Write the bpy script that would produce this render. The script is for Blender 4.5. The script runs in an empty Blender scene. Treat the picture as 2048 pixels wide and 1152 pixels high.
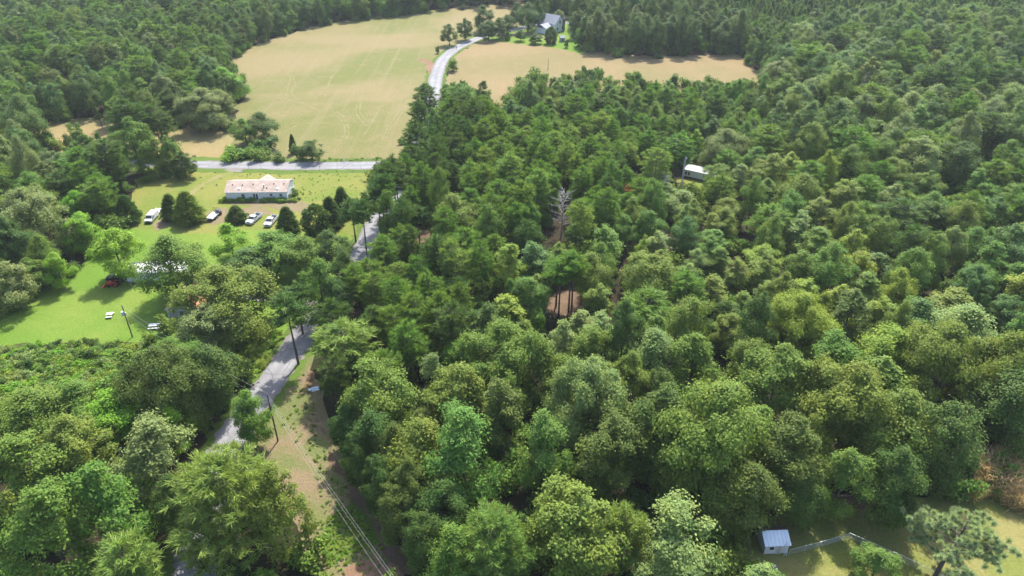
import bpy, bmesh, math, random
import numpy as np
from mathutils import Vector, Matrix
from mathutils.geometry import tessellate_polygon

random.seed(7)
RNG = np.random.default_rng(7)
scene = bpy.context.scene
col = scene.collection
R = math.radians

# ------------------------------------------------------------------ camera, sky, sun, exposure
CAM_H, PITCH, FPX = 90.0, R(32.0), 1462.0        # metres, radians, focal length in pixels of the 2048 px wide photograph
cam_d = bpy.data.cameras.new('camera')
cam_d.sensor_width = 36.0
cam_d.lens = 36.0 * FPX / 2048.0
cam_d.clip_start, cam_d.clip_end = 1.0, 20000.0
cam = bpy.data.objects.new('camera', cam_d)
cam.location = (0, 0, CAM_H)
cam.rotation_euler = (math.pi / 2 - PITCH, 0, 0)
col.objects.link(cam)
scene.camera = cam

SUN_EL, SUN_AZ = R(55.0), R(14.0)                 # azimuth measured from +Y towards +X
world = bpy.data.worlds.new('World')
scene.world = world
world.use_nodes = True
wn = world.node_tree.nodes
sky = wn.new('ShaderNodeTexSky')
sky.sky_type = 'NISHITA'
sky.sun_disc = False
sky.sun_elevation = SUN_EL
sky.sun_rotation = SUN_AZ
sky.air_density, sky.dust_density, sky.ozone_density = 1.0, 2.0, 1.0
world.node_tree.links.new(sky.outputs[0], wn['Background'].inputs[0])
wn['Background'].inputs[1].default_value = 0.15
sun_d = bpy.data.lights.new('sun', 'SUN')
sun_d.energy, sun_d.angle, sun_d.color = 3.6, R(1.0), (1.0, 0.95, 0.86)
sun = bpy.data.objects.new('sun', sun_d)
sd = Vector((math.sin(SUN_AZ) * math.cos(SUN_EL), math.cos(SUN_AZ) * math.cos(SUN_EL), math.sin(SUN_EL)))
sun.rotation_euler = sd.to_track_quat('Z', 'Y').to_euler()
sun.location = sd * 500
col.objects.link(sun)

scene.view_settings.view_transform = 'Standard'
scene.view_settings.look = 'None'
scene.view_settings.gamma = 1.0
scene.view_settings.use_curve_mapping = False
scene.view_settings.exposure = 1.56
scene.render.engine = 'CYCLES'
scene.cycles.max_bounces = 6
scene.cycles.diffuse_bounces = 4
scene.cycles.transmission_bounces = 3
scene.cycles.use_denoising = True

# ------------------------------------------------------------------ photograph pixel <-> world point
SP, CP = math.sin(PITCH), math.cos(PITCH)
def at(u, v, z=0.0):
    """world point at height z seen at photograph pixel (u, v)"""
    xc, yc = (u - 1024) / FPX, -(v - 576) / FPX
    d = (xc, yc * SP + CP, yc * CP - SP)
    t = (z - CAM_H) / d[2]
    return Vector((d[0] * t, d[1] * t, z))
def proj(x, y, z):
    dz = z - CAM_H
    w = y * CP - dz * SP
    return 1024 + FPX * x / w, 576 - FPX * (y * SP + dz * CP) / w, w

def inpoly(u, v, poly):
    c, j = False, len(poly) - 1
    for i in range(len(poly)):
        (xi, yi), (xj, yj) = poly[i], poly[j]
        if (yi > v) != (yj > v) and u < (xj - xi) * (v - yi) / (yj - yi) + xi:
            c = not c
        j = i
    return c

# ------------------------------------------------------------------ object helpers
def tag(o, label=None, cat=None, group=None, kind=None):
    if label: o['label'] = label
    if cat: o['category'] = cat
    if group: o['group'] = group
    if kind: o['kind'] = kind
    return o
def empty(name, loc=(0, 0, 0), rz=0.0, label=None, cat=None, group=None):
    o = bpy.data.objects.new(name, None)
    o.empty_display_size = 0.3
    col.objects.link(o)
    o.location, o.rotation_euler = loc, (0, 0, rz)
    return tag(o, label, cat, group)
def link(name, me, parent=None):
    o = bpy.data.objects.new(name, me)
    col.objects.link(o)
    if parent: o.parent = parent
    return o
def copy_tree(o, parent=None):
    c = o.copy()
    col.objects.link(c)
    if parent: c.parent = parent
    for ch in list(o.children):
        copy_tree(ch, c)
    return c

class MB:
    """collects boxes, tubes and faces, links them as one mesh"""
    def __init__(self):
        self.v, self.f, self.mi = [], [], []
    def add(self, vs, fs, m=0):
        b = len(self.v)
        self.v += [tuple(p) for p in vs]
        self.f += [tuple(i + b for i in q) for q in fs]
        self.mi += [m] * len(fs)
        return self
    def box(self, x0, x1, y0, y1, z0, z1, m=0):
        vs = [(x0, y0, z0), (x1, y0, z0), (x1, y1, z0), (x0, y1, z0), (x0, y0, z1), (x1, y0, z1), (x1, y1, z1), (x0, y1, z1)]
        return self.add(vs, [(3, 2, 1, 0), (4, 5, 6, 7), (0, 1, 5, 4), (1, 2, 6, 5), (2, 3, 7, 6), (3, 0, 4, 7)], m)
    def tube(self, pts, rad, n=7, m=0, cap=True):
        pts = [Vector(p) for p in pts]
        if not hasattr(rad, '__len__'): rad = [rad] * len(pts)
        vs, fs = [], []
        for i, p in enumerate(pts):
            d = (pts[min(i + 1, len(pts) - 1)] - pts[max(i - 1, 0)]).normalized()
            a = d.cross(Vector((0, 0, 1)) if abs(d.z) < 0.9 else Vector((1, 0, 0))).normalized()
            b = d.cross(a)
            for k in range(n):
                t = 2 * math.pi * k / n
                vs.append(p + (a * math.cos(t) + b * math.sin(t)) * rad[i])
        for i in range(len(pts) - 1):
            for k in range(n):
                fs.append((i * n + k, i * n + (k + 1) % n, (i + 1) * n + (k + 1) % n, (i + 1) * n + k))
        if cap:
            fs.append(tuple(range(n))); fs.append(tuple(range((len(pts) - 1) * n, len(pts) * n))[::-1])
        return self.add(vs, fs, m)
    def prism(self, prof, y0, y1, m=0):
        """side profile (x, z) extruded along y"""
        n = len(prof)
        vs = [(x, y0, z) for x, z in prof] + [(x, y1, z) for x, z in prof]
        fs = [tuple(range(n)), tuple(range(2 * n - 1, n - 1, -1))] + [(i, i + n, (i + 1) % n + n, (i + 1) % n) for i in range(n)]
        return self.add(vs, fs, m)
    def build(self, name, mat, parent=None, bevel=0.0, smooth=False):
        me = bpy.data.meshes.new(name)
        me.from_pydata(self.v, [], self.f)
        mats = mat if isinstance(mat, (list, tuple)) else [mat]
        for q in mats: me.materials.append(q)
        me.polygons.foreach_set('material_index', self.mi)
        if bevel > 0:
            bm = bmesh.new(); bm.from_mesh(me)
            bmesh.ops.bevel(bm, geom=list(bm.edges), offset=bevel, segments=2, affect='EDGES', clamp_overlap=True)
            bmesh.ops.recalc_face_normals(bm, faces=bm.faces)
            bm.to_mesh(me); bm.free()
        else:
            bm = bmesh.new(); bm.from_mesh(me)
            bmesh.ops.recalc_face_normals(bm, faces=bm.faces)
            bm.to_mesh(me); bm.free()
        if smooth:
            me.polygons.foreach_set('use_smooth', [True] * len(me.polygons))
        me.update()
        return link(name, me, parent)

# ------------------------------------------------------------------ materials
def newmat(name):
    m = bpy.data.materials.new(name)
    m.use_nodes = True
    return m, m.node_tree.nodes, m.node_tree.links, m.node_tree.nodes['Principled BSDF']
def ramp(N, stops):
    r = N.new('ShaderNodeValToRGB')
    while len(r.color_ramp.elements) < len(stops): r.color_ramp.elements.new(0.5)
    for e, (p, c) in zip(r.color_ramp.elements, stops):
        e.position, e.color = p, (*c, 1)
    return r
def noise(N, L, scale, detail=4, rough=0.6, vec=None, dist=0.0):
    n = N.new('ShaderNodeTexNoise')
    n.inputs['Scale'].default_value, n.inputs['Detail'].default_value = scale, detail
    n.inputs['Roughness'].default_value, n.inputs['Distortion'].default_value = rough, dist
    if vec is not None: L.new(vec, n.inputs['Vector'])
    return n
def mixc(N, L, fac, a, b, mode='MIX'):
    m = N.new('ShaderNodeMix'); m.data_type = 'RGBA'; m.blend_type = mode
    for sock, val in ((m.inputs[0], fac), (m.inputs[6], a), (m.inputs[7], b)):
        if hasattr(val, 'is_output'): L.new(val, sock)
        elif isinstance(val, tuple): sock.default_value = (*val, 1)
        else: sock.default_value = val
    return m.outputs[2]
def maprange(N, L, val, a, b, c=0.0, d=1.0):
    m = N.new('ShaderNodeMapRange')
    L.new(val, m.inputs[0])
    for i, x in enumerate((a, b, c, d)): m.inputs[i + 1].default_value = x
    return m.outputs[0]
def plain(name, c, rough=0.6, var=0.12, scale=3.0, metal=0.0, spec=0.4):
    m, N, L, B = newmat(name)
    tc = N.new('ShaderNodeTexCoord')
    n = noise(N, L, scale, 5, 0.65, tc.outputs['Object'])
    lo = tuple(x * (1 - var) for x in c); hi = tuple(min(1, x * (1 + var)) for x in c)
    r = ramp(N, [(0.3, lo), (0.7, hi)])
    L.new(n.outputs[0], r.inputs[0]); L.new(r.outputs[0], B.inputs['Base Color'])
    B.inputs['Roughness'].default_value = rough
    B.inputs['Metallic'].default_value = metal
    B.inputs['Specular IOR Level'].default_value = spec
    return m
def ground_mat(name, base, patch, spots, s_big=0.05, s_mid=0.4, s_fine=3.0, streak=None, bump=0.3, amt=0.5):
    gain = 0.385
    base, patch, spots = (tuple(q * gain for q in c) for c in (base, patch, spots))
    if streak: streak = (streak[0], tuple(q * gain for q in streak[1]), streak[2])
    """ground colour: two large patch colours, mid mottling, fine grain; optional streak direction"""
    m, N, L, B = newmat(name)
    g = N.new('ShaderNodeNewGeometry').outputs['Position']
    n1 = noise(N, L, s_big, 5, 0.6, g, 0.4)
    n2 = noise(N, L, s_mid, 6, 0.7, g)
    n3 = noise(N, L, s_fine, 4, 0.7, g)
    c = mixc(N, L, maprange(N, L, n1.outputs[0], 0.42, 0.58), base, patch)
    c = mixc(N, L, maprange(N, L, n2.outputs[0], 0.52, 0.74, 0, amt), c, spots)
    if streak:
        ang, cc, sa = streak
        mp = N.new('ShaderNodeMapping')
        mp.inputs['Rotation'].default_value = (0, 0, ang)
        mp.inputs['Scale'].default_value = (0.32, 0.01, 1)
        L.new(g, mp.inputs['Vector'])
        n4 = noise(N, L, 1.0, 4, 0.7, mp.outputs[0], 0.3)
        c = mixc(N, L, maprange(N, L, n4.outputs[0], 0.5, 0.72, 0, sa), c, cc)
    f = maprange(N, L, n3.outputs[0], 0.25, 0.75, 0.72, 1.28)
    c = mixc(N, L, 1.0, c, f, 'MULTIPLY')
    L.new(c, B.inputs['Base Color'])
    B.inputs['Roughness'].default_value = 0.95
    B.inputs['Specular IOR Level'].default_value = 0.1
    b = N.new('ShaderNodeBump'); b.inputs['Strength'].default_value = bump; b.inputs['Distance'].default_value = 0.25
    L.new(n3.outputs[0], b.inputs['Height']); L.new(b.outputs[0], B.inputs['Normal'])
    return m

def leaf_mat(name, transl=0.32, spec=0.14, own=None):
    """foliage: colour of the tree (object colour) varied per tree and per leaf"""
    m, N, L, B = newmat(name)
    oi = N.new('ShaderNodeObjectInfo')
    ge = N.new('ShaderNodeNewGeometry')
    ta = N.new('ShaderNodeAttribute'); ta.attribute_type = 'INSTANCER'; ta.attribute_name = 'tint'
    gt = N.new('ShaderNodeMath'); gt.operation = 'GREATER_THAN'; gt.inputs[1].default_value = 0.001
    L.new(ta.outputs['Fac'], gt.inputs[0])
    base = mixc(N, L, gt.outputs[0], oi.outputs['Color'], ta.outputs['Color'])
    hs = N.new('ShaderNodeHueSaturation')
    L.new(base, hs.inputs['Color'])
    L.new(maprange(N, L, oi.outputs['Random'], 0, 1, 0.485, 0.515), hs.inputs['Hue'])
    L.new(maprange(N, L, ge.outputs['Random Per Island'], 0, 1, 0.70, 1.30), hs.inputs['Value'])
    c = hs.outputs[0]
    # bough-sized drift of colour inside one crown
    tco = N.new('ShaderNodeTexCoord')
    nb = noise(N, L, 0.33, 3, 0.6, tco.outputs['Object'])
    c = mixc(N, L, maprange(N, L, nb.outputs[0], 0.5, 0.72, 0, 0.6), c, mixc(N, L, 1.0, c, (1.35, 1.12, 0.8), 'MULTIPLY'))
    c = mixc(N, L, maprange(N, L, nb.outputs[0], 0.5, 0.3, 0, 0.6), c, mixc(N, L, 1.0, c, (0.70, 0.82, 0.95), 'MULTIPLY'))
    # young tips: a few leaves warmer and paler
    w = maprange(N, L, ge.outputs['Random Per Island'], 0.86, 0.90, 0, 0.30)
    c = mixc(N, L, w, c, (0.20, 0.17, 0.055))
    L.new(c, B.inputs['Base Color'])
    B.inputs['Roughness'].default_value = 0.55
    B.inputs['Specular IOR Level'].default_value = spec
    tr = N.new('ShaderNodeBsdfTranslucent')
    tc = mixc(N, L, 1.0, c, (1.35, 1.4, 0.8), 'MULTIPLY')
    L.new(tc, tr.inputs['Color'])
    mx = N.new('ShaderNodeMixShader'); mx.inputs[0].default_value = transl
    L.new(B.outputs[0], mx.inputs[1]); L.new(tr.outputs[0], mx.inputs[2])
    L.new(mx.outputs[0], N['Material Output'].inputs['Surface'])
    return m

M = {}
M['leaf'] = leaf_mat('leaf')
M['needle'] = leaf_mat('needle', 0.33, 0.12)
M['bark'] = plain('bark', (0.085, 0.068, 0.052), 0.9, 0.35, 2.0)
M['bark_pale'] = plain('bark_pale', (0.30, 0.28, 0.26), 0.9, 0.25, 2.0)
M['dead_wood'] = plain('dead_wood', (0.27, 0.25, 0.235), 0.85, 0.2, 2.0)
M['litter'] = ground_mat('forest_litter', (0.075, 0.056, 0.034), (0.05, 0.058, 0.022), (0.13, 0.09, 0.055), 0.06, 0.5, 2.5, bump=0.5)
M['hay_green'] = ground_mat('hay_field', (0.42, 0.345, 0.165), (0.275, 0.29, 0.09), (0.47, 0.38, 0.20), 0.012, 0.16, 1.6, (R(-24), (0.46, 0.38, 0.20), 0.5), 0.3, 0.6)
M['hay_tan'] = ground_mat('stubble_field', (0.46, 0.345, 0.175), (0.36, 0.305, 0.13), (0.53, 0.42, 0.235), 0.014, 0.2, 1.8, (R(74), (0.36, 0.31, 0.15), 0.5), 0.3, 0.5)
M['hay_strip'] = ground_mat('straw_field', (0.49, 0.38, 0.17), (0.40, 0.36, 0.15), (0.60, 0.52, 0.30), 0.03, 0.25, 1.8, None, 0.3, 0.5)
M['lawn'] = ground_mat('mown_lawn', (0.21, 0.375, 0.044), (0.31, 0.43, 0.072), (0.16, 0.30, 0.04), 0.035, 0.35, 2.2, (R(80), (0.24, 0.35, 0.07), 0.35), 0.2, 0.5)
M['meadow'] = ground_mat('rough_meadow', (0.37, 0.385, 0.09), (0.27, 0.35, 0.062), (0.47, 0.38, 0.165), 0.045, 0.4, 2.0, None, 0.5, 0.65)
M['verge'] = ground_mat('verge_grass', (0.19, 0.30, 0.05), (0.15, 0.24, 0.045), (0.31, 0.29, 0.11), 0.08, 0.5, 2.5, None, 0.5, 0.55)
M['strip'] = ground_mat('cleared_strip', (0.41, 0.31, 0.18), (0.27, 0.30, 0.105), (0.20, 0.28, 0.07), 0.13, 0.6, 2.5, None, 0.6, 0.7)
M['yard'] = ground_mat('dry_lawn', (0.33, 0.37, 0.09), (0.46, 0.42, 0.15), (0.20, 0.265, 0.05), 0.09, 0.5, 2.5, None, 0.4, 0.6)
M['dirt'] = ground_mat('bare_clay', (0.40, 0.235, 0.145), (0.45, 0.30, 0.20), (0.31, 0.19, 0.11), 0.15, 0.8, 3.0, None, 0.4, 0.5)
M['pine_straw'] = ground_mat('pine_straw', (0.33, 0.22, 0.145), (0.26, 0.175, 0.11), (0.42, 0.31, 0.22), 0.2, 0.8, 3.0, None, 0.5, 0.6)
M['gravel'] = ground_mat('gravel', (0.37, 0.345, 0.31), (0.42, 0.385, 0.34), (0.30, 0.27, 0.235), 0.2, 0.9, 4.0, None, 0.4, 0.5)
M['track'] = ground_mat('worn_track', (0.40, 0.32, 0.185), (0.36, 0.30, 0.15), (0.44, 0.35, 0.22), 0.2, 0.8, 3.0, None, 0.3, 0.5)
M['meadow_track'] = ground_mat('meadow_track', (0.43, 0.39, 0.15), (0.36, 0.37, 0.11), (0.47, 0.40, 0.20), 0.2, 0.8, 3.0, None, 0.3, 0.5)
M['pale_straw'] = ground_mat('pale_straw', (0.45, 0.385, 0.20), (0.36, 0.335, 0.14), (0.33, 0.32, 0.12), 0.3, 1.2, 3.0, None, 0.3, 0.7)
M['scrub_soil'] = ground_mat('scrub_soil', (0.13, 0.18, 0.04), (0.10, 0.12, 0.035), (0.22, 0.22, 0.07), 0.15, 0.6, 2.5, None, 0.6, 0.6)
def asphalt():
    m, N, L, B = newmat('asphalt')
    g = N.new('ShaderNodeNewGeometry').outputs['Position']
    uv = N.new('ShaderNodeUVMap')
    sx = N.new('ShaderNodeSeparateXYZ'); L.new(uv.outputs[0], sx.inputs[0])
    n1 = noise(N, L, 0.15, 5, 0.6, g); n2 = noise(N, L, 4.0, 4, 0.7, g)
    c = mixc(N, L, maprange(N, L, n1.outputs[0], 0.35, 0.65), (0.15, 0.15, 0.158), (0.20, 0.197, 0.20))
    # worn wheel paths: cos over the road's width
    mt = N.new('ShaderNodeMath'); mt.operation = 'MULTIPLY'; mt.inputs[1].default_value = 4 * math.pi
    L.new(sx.outputs[0], mt.inputs[0])
    cs = N.new('ShaderNodeMath'); cs.operation = 'COSINE'; L.new(mt.outputs[0], cs.inputs[0])
    c = mixc(N, L, maprange(N, L, cs.outputs[0], -1, 1, 0, 0.5), c, (0.10, 0.10, 0.105))
    vr = N.new('ShaderNodeTexVoronoi'); vr.feature = 'DISTANCE_TO_EDGE'; vr.inputs['Scale'].default_value = 0.22
    L.new(g, vr.inputs['Vector'])
    c = mixc(N, L, maprange(N, L, vr.outputs['Distance'], 0.0, 0.03, 0.75, 0.0), c, (0.06, 0.06, 0.062))
    n5 = noise(N, L, 0.06, 3, 0.5, g)
    c = mixc(N, L, maprange(N, L, n5.outputs[0], 0.56, 0.60, 0, 0.5), c, (0.12, 0.12, 0.125))
    c = mixc(N, L, 1.0, c, maprange(N, L, n2.outputs[0], 0.25, 0.75, 0.85, 1.15), 'MULTIPLY')
    L.new(c, B.inputs['Base Color']); B.inputs['Roughness'].default_value = 0.85
    return m
M['asphalt'] = asphalt()
M['white_siding'] = plain('white_siding', (0.60, 0.62, 0.63), 0.6, 0.05)
M['white_paint'] = plain('white_paint', (0.58, 0.58, 0.57), 0.35, 0.04)
M['grey_siding'] = plain('grey_siding', (0.28, 0.30, 0.32), 0.6, 0.08)
M['pink_roof'] = plain('faded_shingle', (0.275, 0.215, 0.178), 0.85, 0.22, 0.7)
M['orange_roof'] = plain('orange_shingle', (0.30, 0.155, 0.075), 0.85, 0.18, 1.2)
M['white_roof'] = plain('white_roof', (0.46, 0.455, 0.45), 0.5, 0.12, 0.9)
M['shaded_roof'] = plain('shaded_trailer_roof', (0.24, 0.24, 0.24), 0.6, 0.22, 0.6)  # white trailer roof, its colour greyed to stand for the shade on it
M['grey_roof'] = plain('grey_shingle', (0.20, 0.21, 0.24), 0.8, 0.12, 1.0)
M['metal_roof'] = plain('metal_roof', (0.62, 0.66, 0.70), 0.35, 0.08, 0.8, 0.3)
M['brown_roof'] = plain('brown_roof', (0.16, 0.12, 0.10), 0.85, 0.2)
M['glass'] = plain('dark_glass', (0.025, 0.03, 0.035), 0.08, 0.1, 2.0, 0, 0.6)
M['black'] = plain('black_rubber', (0.02, 0.02, 0.022), 0.7, 0.2)
M['black_paint'] = plain('black_paint', (0.012, 0.013, 0.018), 0.2, 0.1, 2.0, 0, 0.6)
M['grey_paint'] = plain('grey_paint', (0.16, 0.17, 0.19), 0.3, 0.08, 2.0, 0, 0.5)
M['steel'] = plain('steel', (0.48, 0.49, 0.50), 0.4, 0.12, 3.0, 0.6)
M['red_paint'] = plain('red_paint', (0.52, 0.035, 0.025), 0.35, 0.12)
M['orange_paint'] = plain('orange_paint', (0.62, 0.12, 0.03), 0.4, 0.12)
M['yellow_paint'] = plain('yellow_paint', (0.70, 0.50, 0.05), 0.4, 0.1)
M['pole_wood'] = plain('pole_wood', (0.085, 0.078, 0.062), 0.9, 0.3, 1.5)
M['wire'] = plain('wire', (0.36, 0.36, 0.34), 0.5, 0.05)
M['wood'] = plain('weathered_wood', (0.42, 0.37, 0.31), 0.85, 0.2, 2.0)
M['wood_dark'] = plain('dark_wood', (0.12, 0.09, 0.07), 0.85, 0.2, 2.0)
M['lamp'] = plain('headlight_lens', (0.55, 0.56, 0.58), 0.1, 0.05)
M['red_lens'] = plain('red_lens', (0.35, 0.02, 0.02), 0.2, 0.05)
M['tarp'] = plain('pale_tarp', (0.55, 0.66, 0.74), 0.5, 0.12)

# ------------------------------------------------------------------ the ground and what lies on it
def wiggle(pts, step=4.0, amp=0.8, seed=0):
    """world outline subdivided and made uneven"""
    r = np.random.default_rng(seed)
    out, n = [], len(pts)
    for i in range(n):
        a, b = pts[i], pts[(i + 1) % n]
        k = max(1, int((b - a).length / step))
        t = (b - a).normalized() if (b - a).length > 0 else Vector((1, 0, 0))
        nrm = Vector((-t.y, t.x, 0))
        for j in range(k):
            out.append(a.lerp(b, j / k) + nrm * float(r.normal(0, amp)))
    return out
def sheet(name, px, z, mat, amp=0.8, step=4.0, world_pts=None):
    pts = world_pts if world_pts else [at(u, v) for u, v in px]
    pts = wiggle(pts, step, amp, len(name)) if amp else pts
    tris = tessellate_polygon([pts])
    me = bpy.data.meshes.new(name)
    me.from_pydata([(p.x, p.y, z) for p in pts], [], [tuple(t) for t in tris])
    me.materials.append(mat); me.update()
    bm = bmesh.new(); bm.from_mesh(me)
    for f in bm.faces:
        if f.normal.z < 0: f.normal_flip()
    bm.to_mesh(me); bm.free()
    return tag(link(name, me), kind='structure')
def smooth_line(pts, n=8):
    out = []
    P = [pts[0]] + list(pts) + [pts[-1]]
    for i in range(1, len(P) - 2):
        for k in range(n):
            t = k / n
            a, b, c, d = P[i - 1], P[i], P[i + 1], P[i + 2]
            out.append(0.5 * ((2 * b) + (c - a) * t + (2 * a - 5 * b + 4 * c - d) * t * t + (3 * b - a - 3 * c + d) * t ** 3))
    out.append(P[-1])
    return out
def ribbon(name, px, width, z, mat, jitter=0.0, n=8, world_pts=None, thick=0.0):
    line = smooth_line(world_pts if world_pts else [at(u, v) for u, v in px], n)
    vs, fs, us = [], [], []
    L_ = 0.0
    for i, p in enumerate(line):
        d = (line[min(i + 1, len(line) - 1)] - line[max(i - 1, 0)]).normalized()
        nrm = Vector((-d.y, d.x, 0))
        if i: L_ += (p - line[i - 1]).length
        w = width / 2
        a, b = w + random.gauss(0, jitter), w + random.gauss(0, jitter)
        vs += [(p.x + nrm.x * a, p.y + nrm.y * a, z), (p.x - nrm.x * b, p.y - nrm.y * b, z)]
        us += [(0, L_ / width), (1, L_ / width)]
    for i in range(len(line) - 1):
        fs.append((2 * i, 2 * i + 1, 2 * i + 3, 2 * i + 2))
    if thick:
        k = len(vs)
        vs += [(x, y, z - thick) for x, y, _ in vs]; us += us
        for i in range(len(line) - 1):
            fs.append((2 * i + k, 2 * i, 2 * i + 2, 2 * i + 2 + k))
            fs.append((2 * i + 1, 2 * i + 1 + k, 2 * i + 3 + k, 2 * i + 3))
    me = bpy.data.meshes.new(name)
    me.from_pydata(vs, [], fs)
    uv = me.uv_layers.new(name='UVMap')
    for lp in me.loops: uv.data[lp.index].uv = us[lp.vertex_index]
    me.materials.append(mat); me.update()
    return tag(link(name, me), kind='structure'), line

gm = bpy.data.meshes.new('ground')
S_ = 4000
gm.from_pydata([(-S_, -S_, 0), (S_, -S_, 0), (S_, S_, 0), (-S_, S_, 0)], [], [(0, 1, 2, 3)])
gm.materials.append(M['litter'])
tag(link('ground', gm), kind='structure')

ROAD = [(372, 1330), (387, 1152), (394, 1083), (424, 975), (461, 880), (503, 816), (544, 761), (570, 722), (590, 694), (624, 648), (660, 605), (695, 558), (716, 522), (738, 478),
        (757, 440), (776, 408), (796, 378), (815, 348), (832, 310), (848, 262), (860, 215), (868, 180), (875, 145), (889, 116), (914, 96), (958, 76), (1000, 64), (1045, 56), (1090, 43), (1132, 36), (1180, 33)]
SIDE = [(815, 334), (790, 331), (700, 331), (590, 332), (480, 330), (388, 329), (300, 326), (150, 322), (-60, 318)]
hay = sheet('hay_field', [(60, 262), (110, 240), (200, 236), (300, 246), (390, 257), (470, 258), (472, 215), (496, 190), (488, 165), (448, 132), (468, 112), (500, 95), (560, 71), (640, 49),
                          (720, 38), (800, 28), (880, 18), (960, 11), (1060, 8), (1045, 50), (955, 72), (905, 92), (880, 112), (866, 145), (859, 180), (848, 222), (836, 260), (818, 300), (800, 319),
                          (640, 319), (500, 321), (360, 322), (250, 318), (60, 300)], 0.006, M['hay_green'], 0.9)
sheet('straw_field', [(60, 263), (112, 241), (200, 237), (300, 248), (390, 259), (468, 262), (462, 300), (440, 319), (360, 321), (250, 317), (60, 299)], 0.012, M['hay_strip'], 0.9)
sheet('stubble_field', [(918, 100), (965, 80), (1040, 88), (1150, 99), (1240, 110), (1310, 113), (1480, 107), (1512, 138), (1520, 170), (1500, 190), (1300, 205), (1120, 215), (1000, 235),
                        (960, 245), (915, 235), (890, 205), (892, 180), (898, 140)], 0.008, M['hay_tan'], 0.9)
sheet('house_lawn', [(960, 78), (985, 68), (1040, 60), (1090, 46), (1140, 38), (1165, 40), (1165, 108), (1130, 100), (1085, 92), (1020, 86)], 0.014, M['lawn'], 0.6)
sheet('back_meadow', [(1060, 8), (1200, 2), (1210, 30), (1130, 34), (1090, 40), (1050, 52)], 0.010, M['verge'], 0.6)
sheet('meadow', [(268, 362), (330, 352), (392, 338), (480, 338), (800, 340), (790, 372), (770, 405), (735, 465), (700, 485), (600, 478), (500, 470), (400, 480), (330, 465), (230, 470), (205, 500), (200, 470), (255, 440)],
      0.006, M['meadow'], 0.9)
sheet('lawn', [(-120, 700), (-60, 620), (30, 600), (75, 580), (110, 560), (150, 535), (200, 500), (230, 460), (330, 455), (400, 470), (500, 458), (600, 462), (700, 470), (716, 505), (690, 545), (655, 590),
               (618, 640), (580, 690), (530, 745), (500, 775), (460, 760), (400, 700), (270, 686), (180, 684), (90, 690)], 0.012, M['lawn'], 0.7)
sheet('lawn_edge', [(-60, 600), (20, 592), (75, 572), (70, 600), (40, 620), (0, 642), (-60, 660)], 0.018, M['verge'], 0.6)
sheet('scrub_ground', [(-120, 702), (90, 691), (180, 685), (280, 688), (330, 720), (300, 800), (180, 830), (-120, 830)], 0.016, M['scrub_soil'], 0.9)
sheet('cleared_strip', [(620, 705), (640, 745), (645, 800), (650, 850), (672, 910), (712, 985), (760, 1050), (812, 1152), (850, 1260), (640, 1260), (620, 1100), (560, 960), (480, 905), (500, 850), (552, 790), (590, 738)],
      0.010, M['strip'], 0.7)
sheet('clay_patch', [(690, 1130), (720, 1118), (758, 1112), (790, 1130), (815, 1165), (840, 1210), (700, 1210), (672, 1160)], 0.018, M['dirt'], 0.5, 2.0)
sheet('grassy_patch', [(655, 1035), (700, 1010), (735, 1040), (745, 1080), (720, 1110), (680, 1128), (650, 1140), (640, 1090)], 0.022, M['verge'], 0.8, 2.0)
sheet('trackside_clay', [(618, 742), (634, 745), (636, 780), (622, 790), (612, 770)], 0.014, M['dirt'], 0.4, 2.0)
sheet('shade_track', [(636, 850), (655, 885), (690, 940), (735, 1000), (790, 1080), (835, 1150), (800, 1150), (745, 1060), (690, 985), (650, 915)], 0.014, M['pine_straw'], 0.7, 2.5)
sheet('yard', [(1500, 1260), (1490, 1120), (1530, 1050), (1560, 1005), (1640, 992), (1740, 1000), (1850, 985), (1950, 975), (2060, 985), (2200, 1020), (2300, 1260)], 0.010, M['yard'], 0.7)
sheet('yard_clay', [(1560, 1012), (1590, 985), (1660, 990), (1740, 1000), (1760, 1015), (1680, 1018), (1600, 1025)], 0.016, M['pine_straw'], 0.6, 2.5)
for i, pts in enumerate([[(1095, 622), (1100, 592), (1130, 578), (1165, 590), (1170, 612), (1140, 630), (1110, 632)], [(818, 470), (835, 455), (868, 462), (862, 482), (830, 490)],
                         [(1240, 485), (1268, 482), (1262, 510), (1258, 535), (1240, 545), (1246, 515)], [(640, 725), (675, 712), (680, 740), (655, 750)],
                         [(1300, 382), (1370, 372), (1380, 385), (1330, 398)]]):
    sheet('pine_straw_clearing', pts, 0.006 + 0.002 * i, M['pine_straw'], 0.5, 2.0)
sheet('trailer_lawn', [(1352, 360), (1400, 358), (1445, 372), (1500, 380), (1480, 392), (1400, 388), (1365, 380)], 0.018, M['meadow'], 0.5, 2.0)
for i, pts in enumerate([[(405, 432), (440, 418), (490, 414), (545, 418), (552, 428), (500, 432), (470, 446), (420, 450)], [(448, 384 + 22), (520, 404), (590, 402), (640, 412), (600, 424), (530, 416), (470, 412)],
                         [(305, 450), (330, 436), (350, 440), (335, 456), (312, 462)]]):
    sheet('worn_ground', pts, 0.020 + 0.003 * i, M['track'], 0.6, 2.0)
sheet('gravel_parking', [(452, 440), (470, 430), (486, 436), (474, 447)], 0.030, M['dirt'], 0.3, 2.0)
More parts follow.
